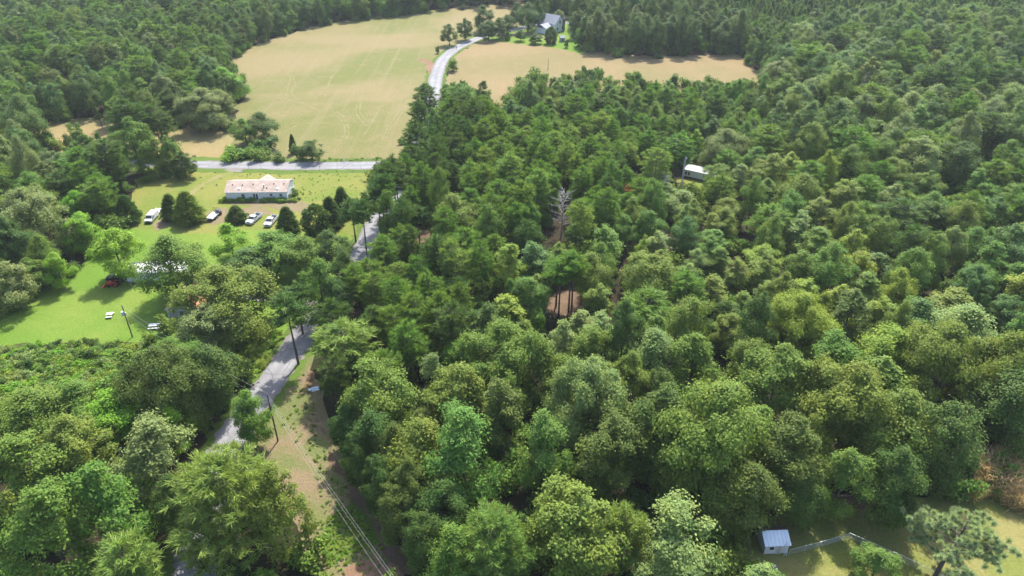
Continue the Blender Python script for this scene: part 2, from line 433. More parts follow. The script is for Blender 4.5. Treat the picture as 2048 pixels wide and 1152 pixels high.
# verges, roads, drives
ribbon('road_verge', ROAD, 9.0, 0.024, M['verge'], 0.5)
ribbon('road_verge', SIDE[1:], 12.0, 0.026, M['verge'], 0.5)
ribbon('road_shoulder', ROAD, 6.0, 0.0315, M['gravel'], 0.28)
ribbon('road_shoulder', SIDE[1:], 6.4, 0.0328, M['gravel'], 0.25)
road, ROADW = ribbon('road', ROAD, 5.1, 0.060, M['asphalt'], 0.04, thick=0.06)
side, SIDEW = ribbon('side_road', SIDE, 5.6, 0.052, M['asphalt'], 0.04, thick=0.05)
ribbon('driveway', [(640, 628), (600, 606), (566, 598), (530, 592), (490, 585)], 4.6, 0.038, M['gravel'], 0.25)
ribbon('field_drive', [(476, 334), (468, 341), (440, 352), (408, 368), (382, 388), (360, 415)], 1.9, 0.034, M['meadow_track'], 0.3)
ribbon('drive_apron', [(477, 333), (470, 339), (464, 343)], 5.5, 0.040, M['gravel'], 0.3)
ribbon('house_drive', [(1000, 66), (1012, 75), (1040, 66), (1075, 72), (1110, 80)], 3.5, 0.034, M['track'], 0.3)
ribbon('house_drive', [(1112, 42), (1135, 46), (1150, 50)], 4.0, 0.036, M['gravel'], 0.3)
ribbon('field_track', [(838, 118), (858, 126), (864, 146)], 4.0, 0.030, M['dirt'], 0.5)
for k, pts in enumerate([[(664, 222), (680, 236), (690, 258), (686, 275)], [(672, 222), (688, 236), (698, 258), (692, 280)], [(726, 185), (716, 210), (712, 225), (722, 240), (732, 252)],
                         [(748, 170), (726, 200), (720, 222), (730, 240)], [(764, 282), (774, 258), (790, 235), (812, 200)], [(769, 283), (780, 258), (797, 236), (818, 196)],
                         [(728, 270), (742, 248), (765, 206)], [(576, 145), (580, 162), (572, 190), (588, 204)], [(583, 150), (590, 165), (584, 185), (596, 200)], [(665, 150), (655, 175), (650, 195)],
                         [(520, 205), (560, 196), (600, 205), (640, 222)], [(560, 268), (600, 250), (650, 246), (700, 252)], [(800, 160), (806, 190), (795, 220)], [(1000, 150), (1060, 132), (1150, 118)],
                         [(920, 168), (960, 145), (1010, 128)]]):
    ribbon('mower_track', pts, 0.42, 0.016 + 0.001 * k, M['pale_straw'], 0.16)

# ------------------------------------------------------------------ tree meshes
def mesh_np(name, V, F, mats, mi=None):
    me = bpy.data.meshes.new(name)
    me.from_pydata(V.tolist() if hasattr(V, 'tolist') else V, [], F.tolist() if hasattr(F, 'tolist') else F)
    for m in mats: me.materials.append(m)
    if mi is not None: me.polygons.foreach_set('material_index', mi)
    me.update()
    return me
def unit(a):
    return a / np.maximum(np.linalg.norm(a, axis=1, keepdims=True), 1e-6)
def rhombs(C, Nn, size, rng, asp=0.62):
    """one leaf-spray rhomb per centre, facing Nn"""
    n = len(C)
    t = unit(np.cross(Nn, unit(rng.normal(size=(n, 3)))))
    b = np.cross(Nn, t)
    s = (size * rng.uniform(0.65, 1.35, n))[:, None]
    fold = Nn * s * 0.22
    V = np.stack([C + t * s, C + b * s * asp - fold, C - t * s, C - b * s * asp - fold], 1).reshape(-1, 3)
    F = np.arange(4 * n).reshape(-1, 4)
    return V, F
def needles(C, D, ln, wd, rng):
    """thin triangles pointing along D"""
    n = len(C)
    side = unit(np.cross(D, unit(rng.normal(size=(n, 3)))))
    l = (ln * rng.uniform(0.7, 1.3, n))[:, None]
    V = np.stack([C - side * wd, C + side * wd, C + D * l], 1).reshape(-1, 3)
    F = np.arange(3 * n).reshape(-1, 3)
    return V, F
def profile(kind, t):
    if kind == 'round': return (1 - np.abs(2 * t - 0.9) ** 2.3 * 0.92).clip(0.05) ** 0.5
    if kind == 'ovoid': return (np.sin(np.pi * np.clip(t, 0, 1) ** 0.72) ** 0.62 * 0.97 + 0.05)
    if kind == 'spread': return (1 - np.abs(2 * t - 0.75) ** 3 * 0.6).clip(0.04) ** 0.6 * np.where(t > 0.9, 0.8, 1)
    if kind == 'cone': return (1 - t) ** 0.75 * np.minimum(1, 0.45 + t * 4) + 0.03
    return np.ones_like(t)
def broadleaf(seed, h=16.0, Rr=6.0, cb=0.25, kind='round', lobes=34, lr=1.75, clusters=18, leaves=28, ls=0.205, gap=0.0):
    rng = np.random.default_rng(seed)
    z0, z1 = cb * h, h
    # lobes spread over the crown's outline, more of them on top
    t = np.clip((np.arange(lobes) + rng.uniform(0, 1, lobes)) / lobes, 0, 1) ** 0.85
    ang = np.arange(lobes) * 2.39996 + rng.normal(0, 0.45, lobes)
    pr = profile(kind, t)
    lrad = lr * rng.uniform(0.7, 1.3, lobes) * (0.6 + 0.4 * pr)
    rr = np.maximum(0, pr * Rr * rng.uniform(0.72, 1.06, lobes) - lrad * 0.75)
    inner = rng.uniform(0, 1, lobes) < 0.22
    rr = np.where(inner, rr * rng.uniform(0.1, 0.6, lobes), rr)
    LC = np.stack([rr * np.cos(ang), rr * np.sin(ang), z0 + t * (z1 - z0) - lrad * 0.6], 1)
    LC[:, 2] += rng.normal(0, 0.5, lobes)
    ax = np.array([0, 0, z0 + 0.35 * (z1 - z0)])
    CC, CN, CR = [], [], []
    for i in range(lobes):
        out = unit((LC[i] - ax)[None])[0]
        k = max(5, int(clusters * (lrad[i] / lr) ** 2))
        d = unit(rng.normal(size=(k, 3)) + out * 0.75 + np.array([0, 0, 0.45]))
        p = LC[i] + d * (lrad[i] * rng.uniform(0.62, 1.08, k))[:, None] * np.array([1, 1, 0.78])
        CC.append(p); CN.append(unit(d + out * 0.4)); CR.append(np.full(k, lrad[i] * 0.30))
    CC, CN, CR = np.concatenate(CC), np.concatenate(CN), np.concatenate(CR)
    n = len(CC)
    P = np.repeat(CC, leaves, 0) + rng.normal(size=(n * leaves, 3)) * np.repeat(CR, leaves)[:, None] * np.array([1, 1, 0.72])
    NN = unit(np.repeat(CN, leaves, 0) * 0.85 + np.array([0, 0, 0.45]) + rng.normal(size=(n * leaves, 3)) * 0.34)
    V, F = rhombs(P, NN, ls, rng)
    crown = mesh_np('crown', V, F, [M['leaf']])
    mb = MB()
    lean = rng.normal(0, 0.25, 2)
    top = (lean[0], lean[1], z0 + 0.62 * (z1 - z0))
    mb.tube([(0, 0, -0.3), (lean[0] * .3, lean[1] * .3, z0 * 0.6), (lean[0] * .7, lean[1] * .7, z0 + 0.25 * (z1 - z0)), top], [0.34, 0.27, 0.20, 0.07], 7)
    for i in range(0, lobes, 2):
        q = LC[i]
        s = np.array([lean[0] * .6, lean[1] * .6, min(q[2] - 0.15 * rr[i] - 0.6, z0 + 0.55 * (z1 - z0))])
        s[2] = max(s[2], z0 * 0.8)
        mid = s * 0.5 + q * 0.5 + np.array([0, 0, -0.25])
        mb.tube([s, mid, q], [0.12, 0.08, 0.03], 5, cap=False)
    tr = mb_mesh(mb, 'trunk', M['bark'])
    return tr, crown
def mb_mesh(mb, name, mat):
    me = bpy.data.meshes.new(name)
    me.from_pydata(mb.v, [], mb.f)
    me.materials.append(mat); me.update()
    return me
def pine(seed, h=16.0, Rr=3.4, cb=0.42, whorls=10, per=6, tufts=9, nd=17, ln=0.85, wd=0.080, flat=True, droop=0.0, dead=True):
    rng = np.random.default_rng(seed)
    mb = MB()
    lean = rng.normal(0, 0.35, 2)
    ax = lambda z: np.array([lean[0] * (z / h) ** 1.5, lean[1] * (z / h) ** 1.5, z])
    mb.tube([ax(z) - (np.array([0, 0, 0.3]) if z == 0 else 0) for z in np.linspace(0, h * 0.98, 7)], list(np.linspace(0.22, 0.03, 7)), 7)
    TC, TD = [], []
    for w in range(whorls):
        t = (w + rng.uniform(0.2, 0.8)) / whorls
        z = h * (cb + (1 - cb) * t)
        L0 = Rr * (0.30 + 0.70 * math.sin(math.pi * min(1, (1 - t) * 0.62 + 0.06)) ** 0.9) * (1.0 if t < 0.85 else 0.62)
        for b in range(per if t < 0.8 else max(3, per - 2)):
            if rng.uniform() < 0.10: continue
            a = 2 * math.pi * (b + rng.uniform(-0.35, 0.35)) / per + w * 1.1
            L = L0 * rng.uniform(0.65, 1.15)
            d = np.array([math.cos(a), math.sin(a), 0.0])
            rise = (0.28 - 0.25 * (1 - t) - droop)
            s = ax(z); e = s + d * L + np.array([0, 0, L * rise])
            mb.tube([s, s * 0.5 + e * 0.5 + np.array([0, 0, 0.06 * L]), e], [0.055, 0.04, 0.015], 4, cap=False)
            k = max(3, int(tufts * L / Rr))
            sd = np.array([-d[1], d[0], 0])
            f = rng.uniform(0.22, 1.05, k)[:, None]
            off = rng.normal(0, 0.24, k)[:, None] * L * (0.45 + 0.55 * (1 - np.abs(f - 0.65)))
            c = s + (e - s) * f + sd * off + np.array([0, 0, 1]) * (rng.uniform(0.0, 0.22, k)[:, None])
            TC.append(c)
            TD.append(unit(d * 0.9 + sd * np.sign(off) * 0.55 + np.array([0, 0, 0.42]) + rng.normal(size=(k, 3)) * 0.22))
    tk = 9
    TC.append(ax(h) + rng.normal(size=(tk, 3)) * np.array([0.4, 0.4, 0.5]) - np.array([0, 0, 0.4])); TD.append(unit(rng.normal(size=(tk, 3)) * 0.5 + np.array([0, 0, 1])))
    if dead:
        for k in range(7):
            z = h * rng.uniform(0.2, cb + 0.05); a = rng.uniform(0, 6.28)
            s = ax(z); mb.tube([s, s + np.array([math.cos(a), math.sin(a), -0.1]) * rng.uniform(0.5, 1.6)], [0.03, 0.01], 4, cap=False)
    TC, TD = np.concatenate(TC), np.concatenate(TD)
    n = len(TC)
    P = np.repeat(TC, nd, 0) + rng.normal(size=(n * nd, 3)) * np.array([0.16, 0.16, 0.08])
    D = unit(np.repeat(TD, nd, 0) * 0.85 + rng.normal(size=(n * nd, 3)) * np.array([0.55, 0.55, 0.34]))
    V, F = needles(P, D, ln, wd, rng)
    return mb_mesh(mb, 'trunk', M['bark']), mesh_np('crown', V, F, [M['needle']])
def cedar(seed, h=8.0, Rr=2.6, n_spray=900, per=9, ln=0.5, kind='cone', wd=0.09, up=0.35):
    rng = np.random.default_rng(seed)
    t = rng.uniform(0, 1, n_spray) ** 1.25
    a = rng.uniform(0, 6.283, n_spray)
    bump = 1 + 0.16 * np.sin(a * 5 + t * 13 + seed) + 0.10 * np.sin(a * 3 - t * 21 + seed * 2)
    r = profile(kind, t) * Rr * bump * rng.uniform(0.55, 1.0, n_spray) ** 0.6
    C = np.stack([r * np.cos(a), r * np.sin(a), 0.15 + t * (h - 0.35)], 1)
    D = unit(np.stack([np.cos(a), np.sin(a), np.full(n_spray, up)], 1) + rng.normal(size=(n_spray, 3)) * 0.3)
    P = np.repeat(C, per, 0) + rng.normal(size=(n_spray * per, 3)) * 0.13
    DD = unit(np.repeat(D, per, 0) + rng.normal(size=(n_spray * per, 3)) * 0.5)
    V, F = needles(P, DD, ln, wd, rng)
    mb = MB(); mb.tube([(0, 0, -0.2), (0, 0, h * 0.6), (0, 0, h * 0.92)], [0.16, 0.1, 0.02], 6)
    return mb_mesh(mb, 'trunk', M['bark']), mesh_np('crown', V, F, [M['needle']])
def bush(seed, h=2.6, Rr=1.8, lobes=9, clusters=9, leaves=14, ls=0.17):
    rng = np.random.default_rng(seed)
    ang = rng.uniform(0, 6.283, lobes); rr = Rr * rng.uniform(0.1, 0.72, lobes); lr = Rr * rng.uniform(0.32, 0.5, lobes)
    LC = np.stack([rr * np.cos(ang), rr * np.sin(ang), np.maximum(lr * 0.6, h * rng.uniform(0.25, 1, lobes) - lr)], 1)
    CC, CN, CR = [], [], []
    for i in range(lobes):
        d = unit(rng.normal(size=(clusters, 3)) + np.array([0, 0, 0.6]))
        CC.append(LC[i] + d * lr[i] * rng.uniform(0.6, 1.05, clusters)[:, None]); CN.append(d); CR.append(np.full(clusters, lr[i] * 0.33))
    CC, CN, CR = np.concatenate(CC), np.concatenate(CN), np.concatenate(CR)
    n = len(CC)
    P = np.repeat(CC, leaves, 0) + rng.normal(size=(n * leaves, 3)) * np.repeat(CR, leaves)[:, None]
    P[:, 2] = np.maximum(P[:, 2], 0.05)
    NN = unit(np.repeat(CN, leaves, 0) * 0.6 + np.array([0, 0, 0.45]) + rng.normal(size=(n * leaves, 3)) * 0.5)
    V, F = rhombs(P, NN, ls, rng)
    mb = MB()
    for i in range(0, lobes, 2):
        mb.tube([(0.1 * math.cos(i), 0.1 * math.sin(i), -0.1), tuple(LC[i])], [0.05, 0.02], 4, cap=False)
    return mb_mesh(mb, 'stem', M['bark']), mesh_np('crown', V, F, [M['leaf']])

# kind -> (reference height, reference crown radius, [(trunk mesh, crown mesh), ...])
PROTO = {}
PROTO['round'] = (16.0, 6.0, [broadleaf(11), broadleaf(12, lobes=42, lr=1.5), broadleaf(13, cb=0.2, lobes=30, lr=2.0), broadleaf(14, kind='spread', lobes=36), broadleaf(15, lobes=46, lr=1.45, clusters=15), broadleaf(16, cb=0.3, kind='spread', lobes=30, lr=1.9)])
PROTO['ovoid'] = (16.0, 4.2, [broadleaf(21, Rr=4.2, cb=0.15, kind='ovoid', lobes=34, lr=1.25, clusters=14, leaves=20, ls=0.21), broadleaf(22, Rr=4.2, cb=0.18, kind='ovoid', lobes=42, lr=1.1, clusters=13, leaves=20, ls=0.20),
                              broadleaf(23, Rr=4.2, cb=0.12, kind='ovoid', lobes=30, lr=1.35, clusters=15, leaves=20, ls=0.22), broadleaf(24, Rr=4.2, cb=0.2, kind='ovoid', lobes=38, lr=1.2, clusters=14, leaves=20, ls=0.20)])
PROTO['oak'] = (16.0, 9.5, [broadleaf(91, Rr=9.5, cb=0.15, lobes=80, lr=1.9, clusters=20, leaves=30, ls=0.21), broadleaf(92, Rr=9.5, cb=0.15, kind='spread', lobes=72, lr=2.0, clusters=20, leaves=30, ls=0.21)])
PROTO['lobed'] = (16.0, 6.0, [broadleaf(31, cb=0.22, lobes=22, lr=1.75, clusters=24, leaves=24, ls=0.21), broadleaf(32, cb=0.2, kind='ovoid', lobes=24, lr=1.7, clusters=24, leaves=24, ls=0.21), broadleaf(33, cb=0.25, kind='spread', lobes=20, lr=1.8, clusters=26, leaves=24, ls=0.21)])
PROTO['pine'] = (16.0, 3.4, [pine(41), pine(42, whorls=9, per=7), pine(43, cb=0.5, whorls=8), pine(44, whorls=11, per=5), pine(45, cb=0.36, whorls=11), pine(46, cb=0.46, per=7, whorls=8)])
PROTO['tall_pine'] = (16.0, 2.8, [pine(51, Rr=2.8, cb=0.6, whorls=7, per=5), pine(52, Rr=2.8, cb=0.66, whorls=6, per=6), pine(53, Rr=2.8, cb=0.55, whorls=7, per=5)])
PROTO['full_pine'] = (16.0, 6.0, [pine(56, Rr=6.0, cb=0.16, whorls=14, per=8, tufts=16, nd=20, ln=0.85, wd=0.070, droop=0.05), pine(57, Rr=6.0, cb=0.2, whorls=13, per=8, tufts=17, nd=20, ln=0.85, wd=0.070, droop=0.0)])
PROTO['cedar'] = (8.0, 2.6, [cedar(61), cedar(62), cedar(63, kind='round', up=0.6), cedar(64)])
PROTO['spire'] = (12.0, 2.4, [cedar(66, h=12, Rr=2.4, n_spray=950, ln=0.6, wd=0.11), cedar(67, h=12, Rr=2.4, n_spray=950, ln=0.6, wd=0.11)])
PROTO['bush'] = (2.6, 1.8, [bush(71), bush(72), bush(73, h=3.0), bush(74, h=2.0)])
KIND_NAME = {'round': 'broadleaf_tree', 'oak': 'broadleaf_tree', 'lobed': 'broadleaf_tree', 'ovoid': 'poplar_tree', 'pine': 'pine_tree', 'tall_pine': 'pine_tree', 'full_pine': 'pine_tree', 'cedar': 'cedar_tree', 'spire': 'spruce_tree', 'bush': 'shrub'}

# leaf colours (linear albedo)
PAL = {'olive': (0.083, 0.126, 0.021), 'dark olive': (0.056, 0.086, 0.017), 'mid green': (0.066, 0.124, 0.019), 'dark green': (0.038, 0.076, 0.015), 'blue green': (0.060, 0.112, 0.031), 'pale green': (0.112, 0.162, 0.050),
       'bright green': (0.092, 0.190, 0.015), 'emerald': (0.066, 0.130, 0.025), 'pine green': (0.066, 0.126, 0.019), 'deep pine green': (0.040, 0.078, 0.017), 'yellow green': (0.112, 0.164, 0.021),
       'grey green': (0.098, 0.138, 0.046), 'tan': (0.42, 0.30, 0.16), 'rust': (0.20, 0.105, 0.06), 'light pine green': (0.098, 0.158, 0.034)}

TREES = []       # every tree: dict(kind, x, y, h, r, col, label, group, explicit)
def put(kind, x, y, h, r, colname, label=None, group=None, explicit=True, rz=None):
    if kind == 'round' and r > 7.0: kind = 'oak'
    TREES.append(dict(kind=kind, x=x, y=y, h=h, r=r, col=colname, label=label, group=group, explicit=explicit, rz=rz))
def tc(kind, u, v, w, h, colname, label, group=None, frac=0.62):
    """tree whose crown centre shows at (u, v), crown w px wide, h metres tall"""
    p = at(u, v, h * frac)
    d = proj(p.x, p.y, h * frac)[2]
    put(kind, p.x, p.y, h, w / 2 * d / FPX, colname, label, group)
def tb(kind, u, v, h, w, colname, label, group=None):
    """tree standing at ground pixel (u, v)"""
    p = at(u, v, 0)
    d = proj(p.x, p.y, h * 0.6)[2]
    put(kind, p.x, p.y, h, w / 2 * d / FPX, colname, label, group)

# --- yard and roadside trees on the left
tc('lobed', 232, 497, 98, 13, 'bright green', 'bright green yard tree standing over the black pickup and red tractor')
tc('round', 340, 520, 122, 16, 'mid green', 'tall mid green tree in front of the long white mobile home on the lawn')
tc('round', 452, 590, 200, 16, 'olive', 'very broad olive oak spreading over the orange-roofed house')
tc('round', 415, 655, 112, 12, 'grey green', 'grey-green rounded tree in front of the broad olive oak by the orange roof')
tc('lobed', 458, 478, 76, 9.5, 'bright green', 'bright green small tree on the lawn below the two white pickups')
tc('round', 545, 498, 112, 10.5, 'mid green', 'wide mid green tree beside the bright small tree above the driveway')
tc('round', 608, 508, 84, 10.5, 'mid green', 'mid green tree between the wide lawn tree and the road, above the driveway mouth')
tc('round', 505, 522, 92, 8.5, 'blue green', 'low blue-green tree tucked behind the broad olive oak')
tc('round', 662, 500, 84, 12, 'dark green', 'dark green roadside tree left of the road above the driveway')
tc('lobed', 640, 572, 92, 15, 'mid green', 'tall mid green tree at the road edge right of the driveway mouth')
tc('round', 690, 535, 56, 11, 'dark green', 'slim dark tree at the left road edge among the pines')
tc('pine', 716, 575, 52, 13, 'pine green', 'pine at the right road edge opposite the driveway trees')
tc('round', 668, 598, 62, 12, 'dark green', 'dark narrow tree behind the tall tree at the driveway mouth')
tb('tall_pine', 597, 728, 16, 72, 'deep pine green', 'tall bare-trunked pine leaning over the road below the driveway')
tb('tall_pine', 606, 668, 12, 58, 'deep pine green', 'shorter bare-trunked pine left of the road near the driveway mouth')
for i, (u, v, h) in enumerate([(764, 486, 16), (772, 479, 16.5), (778, 478, 18), (775, 452, 17), (784, 446, 17.5), (793, 427, 16.5), (734, 510, 15), (712, 484, 12), (800, 440, 15)]):
    tb('tall_pine', u, v, h, 46, 'deep pine green', 'tall bare-trunked pine %s' % ['at the front of the road row, thickest trunk', 'second from front in the road row', 'third from front, tallest of the road row', 'mid-row by the road, left trunk', 'mid-row by the road, right trunk', 'at the back of the road row', 'nearest the road bend above the dark tree', 'left of the road bend, shortest of the row', 'right of the road at the end of the row'][i], 'tall pines in the row along the road')
tb('tall_pine', 827, 492, 11, 42, 'deep pine green', 'bare-trunked pine at the left of the small tan clearing by the road')
tb('tall_pine', 840, 494, 11, 42, 'deep pine green', 'bare-trunked pine at the right of the small tan clearing by the road')
tc('cedar', 632, 440, 50, 8.5, 'dark green', 'dark cedar at the left of the trio between trucks and road', frac=0.5)
tc('cedar', 660, 424, 50, 8.5, 'deep pine green', 'middle cedar of the trio between trucks and road', frac=0.5)
tc('cedar', 684, 404, 44, 8.5, 'deep pine green', 'hindmost cedar of the trio near the road', frac=0.5)
tc('cedar', 574, 440, 48, 7.5, 'dark green', 'dark cedar beside the right-hand white pickup', frac=0.5)
TREES[-1]['r'] *= 1.0
tb('cedar', 475, 443, 4.6, 44, 'dark green', 'low rounded dark cedar between the trailer and the white pickups')
tc('cedar', 374, 414, 62, 9, 'olive', 'broad olive cedar behind the white van', frac=0.5)
tc('cedar', 340, 414, 44, 7.5, 'dark olive', 'dusky cedar touching the broad olive cedar behind the white van', frac=0.5)
tc('cedar', 252, 417, 50, 8, 'dark green', 'dark lone cedar at the wood edge left of the white van', frac=0.5)
tc('lobed', 113, 532, 58, 9.5, 'bright green', 'small bright green tree standing alone on the left lawn edge')
tc('lobed', 165, 455, 80, 11, 'bright green', 'bright green tree at the wood edge above the lone small lawn tree')
tc('lobed', 152, 408, 60, 10, 'bright green', 'upper bright green tree in the wood left of the lone cedar')
tc('bush', 222, 440, 60, 5, 'mid green', 'mid green bush below the lone cedar by the lawn')
tc('round', 55, 430, 150, 17, 'grey green', 'very large grey-green oak in the left wood')
tc('pine', 165, 340, 80, 15, 'pine green', 'light feathery pine in the middle of the left wood')
tc('pine', 215, 330, 75, 17, 'deep pine green', 'dark broad pine at the right of the left wood')
tc('pine', 190, 395, 60, 13, 'pine green', 'pine at the lawn side of the left wood')
tc('ovoid', 95, 358, 60, 12, 'dark olive', 'dusky olive tree left of the feathery pine in the left wood')
tc('round', 268, 285, 80, 17, 'mid green', 'tall tree rising over the straw field at the end of the left wood')
tc('ovoid', 315, 305, 42, 12, 'olive', 'slim olive tree at the right end of the left wood')
tc('ovoid', 338, 303, 40, 12, 'mid green', 'slim mid green tree at the right end of the left wood')
tc('round', 365, 325, 52, 8, 'dark green', 'low dark tree at the tip of the left wood by the side road')
# --- hedgerow between the fields
tc('round', 487, 260, 52, 9, 'mid green', 'smooth round mid green tree in the hedgerow by the straw field', frac=0.55)
tc('round', 522, 250, 62, 10, 'dark green', 'dark tree at the back of the hedgerow between the fields', frac=0.55)
tc('bush', 528, 285, 52, 5.5, 'dark green', 'dark bush on the field side of the hedgerow', frac=0.5)
tc('bush', 458, 308, 46, 4, 'bright green', 'low bright bush at the left end of the hedgerow by the side road', frac=0.5)
tc('bush', 490, 304, 52, 4.5, 'mid green', 'wide low bush in the hedgerow by the side road', frac=0.5)
tc('bush', 520, 308, 42, 4, 'mid green', 'low bush in the hedgerow right of the wide low bush', frac=0.5)
tc('bush', 552, 313, 34, 3.2, 'dark green', 'small dark bush in the hedgerow before the narrow cedar', frac=0.5)
tc('cedar', 585, 288, 17, 6.5, 'dark green', 'narrow dark cedar sticking up from the hedgerow', frac=0.5)
tc('bush', 600, 304, 30, 5, 'blue green', 'grey bush right of the narrow cedar by the side road', frac=0.5)
tc('round', 623, 302, 46, 6.5, 'dark green', 'dark rounded tree at the right end of the hedgerow', frac=0.5)
tc('lobed', 448, 162, 74, 12, 'bright green', 'bright green tree at the field corner in front of the far left wood')
tc('round', 476, 172, 42, 8, 'mid green', 'small tree behind the bright tree at the hay field corner')
tc('round', 412, 214, 112, 14, 'grey green', 'large rounded grey-green oak above the straw field', frac=0.55)
tc('round', 352, 200, 70, 13, 'dark green', 'dark oak left of the large grey-green oak above the straw field', frac=0.55)
# --- trees round the far house
for u, v, w, h, kind, c, lab in [(898, 68, 32, 10, 'round', 'dark green', 'dark tree on the bend of the far road, left one'), (930, 58, 32, 10, 'round', 'deep pine green', 'dark open tree right of the road-bend tree'),
                                 (967, 36, 44, 13, 'round', 'dark green', 'large dark tree behind the far road bend'), (977, 60, 42, 9.5, 'round', 'dark green', 'broad dark tree at the far drive entrance'),
                                 (998, 55, 34, 10, 'round', 'dark green', 'second tree of the far row beside the broad one'), (1014, 47, 36, 10, 'round', 'dark green', 'last tree of the far row by the house lawn'),
                                 (1034, 28, 34, 12, 'round', 'dark green', 'tall tree behind the far row at the field edge'), (1056, 32, 46, 15, 'round', 'dark green', 'largest tree left of the far grey house'),
                                 (1076, 28, 30, 14, 'round', 'dark green', 'tall tree touching the largest tree left of the far house'), (1102, 69, 22, 8, 'cedar', 'dark green', 'conical tree in front of the far grey house'),
                                 (1041, 70, 22, 5.5, 'round', 'dark green', 'small round tree by the far drive'), (1071, 76, 28, 5, 'round', 'dark green', 'low wide tree below the far house lawn'),
                                 (1015, 71, 12, 4.5, 'cedar', 'mid green', 'slim shrub-like tree at the far drive entrance'), (905, 132, 28, 4.5, 'bush', 'mid green', 'round bush beside the far road at the stubble field'),
                                 (876, 100, 11, 3, 'bush', 'dark green', 'little bush on the hay field side of the far road'), (1118, 30, 22, 6, 'round', 'grey green', 'pale tree behind the far grey house'),
                                 (1110, 8, 22, 12, 'round', 'dark green', 'dark tall tree beyond the far house lane'), (1142, 10, 40, 12, 'round', 'dark green', 'dark tree beside the lane behind the far house'),
                                 (1134, 88, 12, 3.5, 'bush', 'dark green', 'small dark bush right of the far garden shed')]:
    tc(kind, u, v, w, h, c, lab, frac=0.55)
# --- strip of wood along the road, and middle
for u, v, w, h, kind, c, lab in [(852, 205, 52, 15, 'pine', 'deep pine green', 'dark pine at the top of the roadside strip under the far road'), (838, 240, 40, 16, 'pine', 'deep pine green', 'dark pine on the field side of the roadside strip'),
                                 (832, 288, 52, 17, 'pine', 'deep pine green', 'dark broad pine at the road junction'), (826, 332, 46, 15, 'pine', 'deep pine green', 'lower pine at the road junction'),
                                 (920, 198, 60, 14, 'round', 'mid green', 'round tree at the stubble field edge of the roadside strip'), (966, 195, 34, 16, 'ovoid', 'dark olive', 'tall narrow olive tree at the stubble field corner'),
                                 (1048, 185, 66, 13, 'round', 'olive', 'broad olive tree at the corner of the stubble field'),
                                 (908, 432, 92, 13.5, 'round', 'olive', 'pale olive rounded tree among the pines right of the small tan clearing'), (1019, 530, 72, 14, 'ovoid', 'yellow green', 'pointed yellow-green tree among the pines below the dead tree'),
                                 (1060, 590, 84, 11, 'lobed', 'emerald', 'emerald broad tree left of the brown clearing with bare trunks'), (1022, 588, 40, 10, 'lobed', 'emerald', 'smaller emerald tree touching the emerald broad tree'),
                                 (1182, 545, 78, 13, 'round', 'olive', 'olive round tree right of the brown clearing with bare trunks'), (1208, 490, 80, 12, 'ovoid', 'mid green', 'fresh green pointed tree left of the tan track gap'),
                                 (1302, 556, 104, 14, 'round', 'olive', 'large pale olive tree below the tan track gap'), (1265, 432, 60, 12, 'round', 'olive', 'olive tree under the rust-brown dead pine'),
                                 (1300, 455, 66, 12, 'lobed', 'emerald', 'emerald tree right of the tan track gap'), (1150, 470, 40, 8, 'lobed', 'blue green', 'small blue-green tree right of the dead tree'),
                                 (1287, 507, 36, 11, 'ovoid', 'yellow green', 'small pointed yellow-green tree right of the tan track gap'), (1370, 445, 48, 12, 'ovoid', 'olive', 'pointed olive tree right of the small white shed'),
                                 (1385, 430, 40, 12, 'ovoid', 'olive', 'second pointed olive tree right of the small white shed'), (1365, 405, 72, 9, 'round', 'pale green', 'pale green round tree in front of the lattice mast'),
                                 (1434, 354, 62, 10, 'round', 'mid green', 'mid green round tree covering the end of the far trailer'), (1452, 290, 95, 13, 'round', 'grey green', 'big grey-green tree behind the far trailer'),
                                 (1540, 345, 80, 13, 'round', 'olive', 'olive broad tree right of the orange machine'), (1258, 395, 24, 9, 'pine', 'rust', 'rust-brown dying pine behind the olive tree')]:
    tc(kind, u, v, w, h, c, lab)
for i, (u, v, h) in enumerate([(1117, 632, 14), (1137, 625, 15), (1143, 622, 14.5), (1112, 612, 12)]):
    tb('tall_pine', u, v, h, 56, 'pine green', 'bare-trunked pine in the brown pine-straw clearing, %s' % ['leftmost and nearest', 'middle one of a close pair', 'right one of a close pair', 'farthest and shortest'][i], 'pines in the brown clearing')
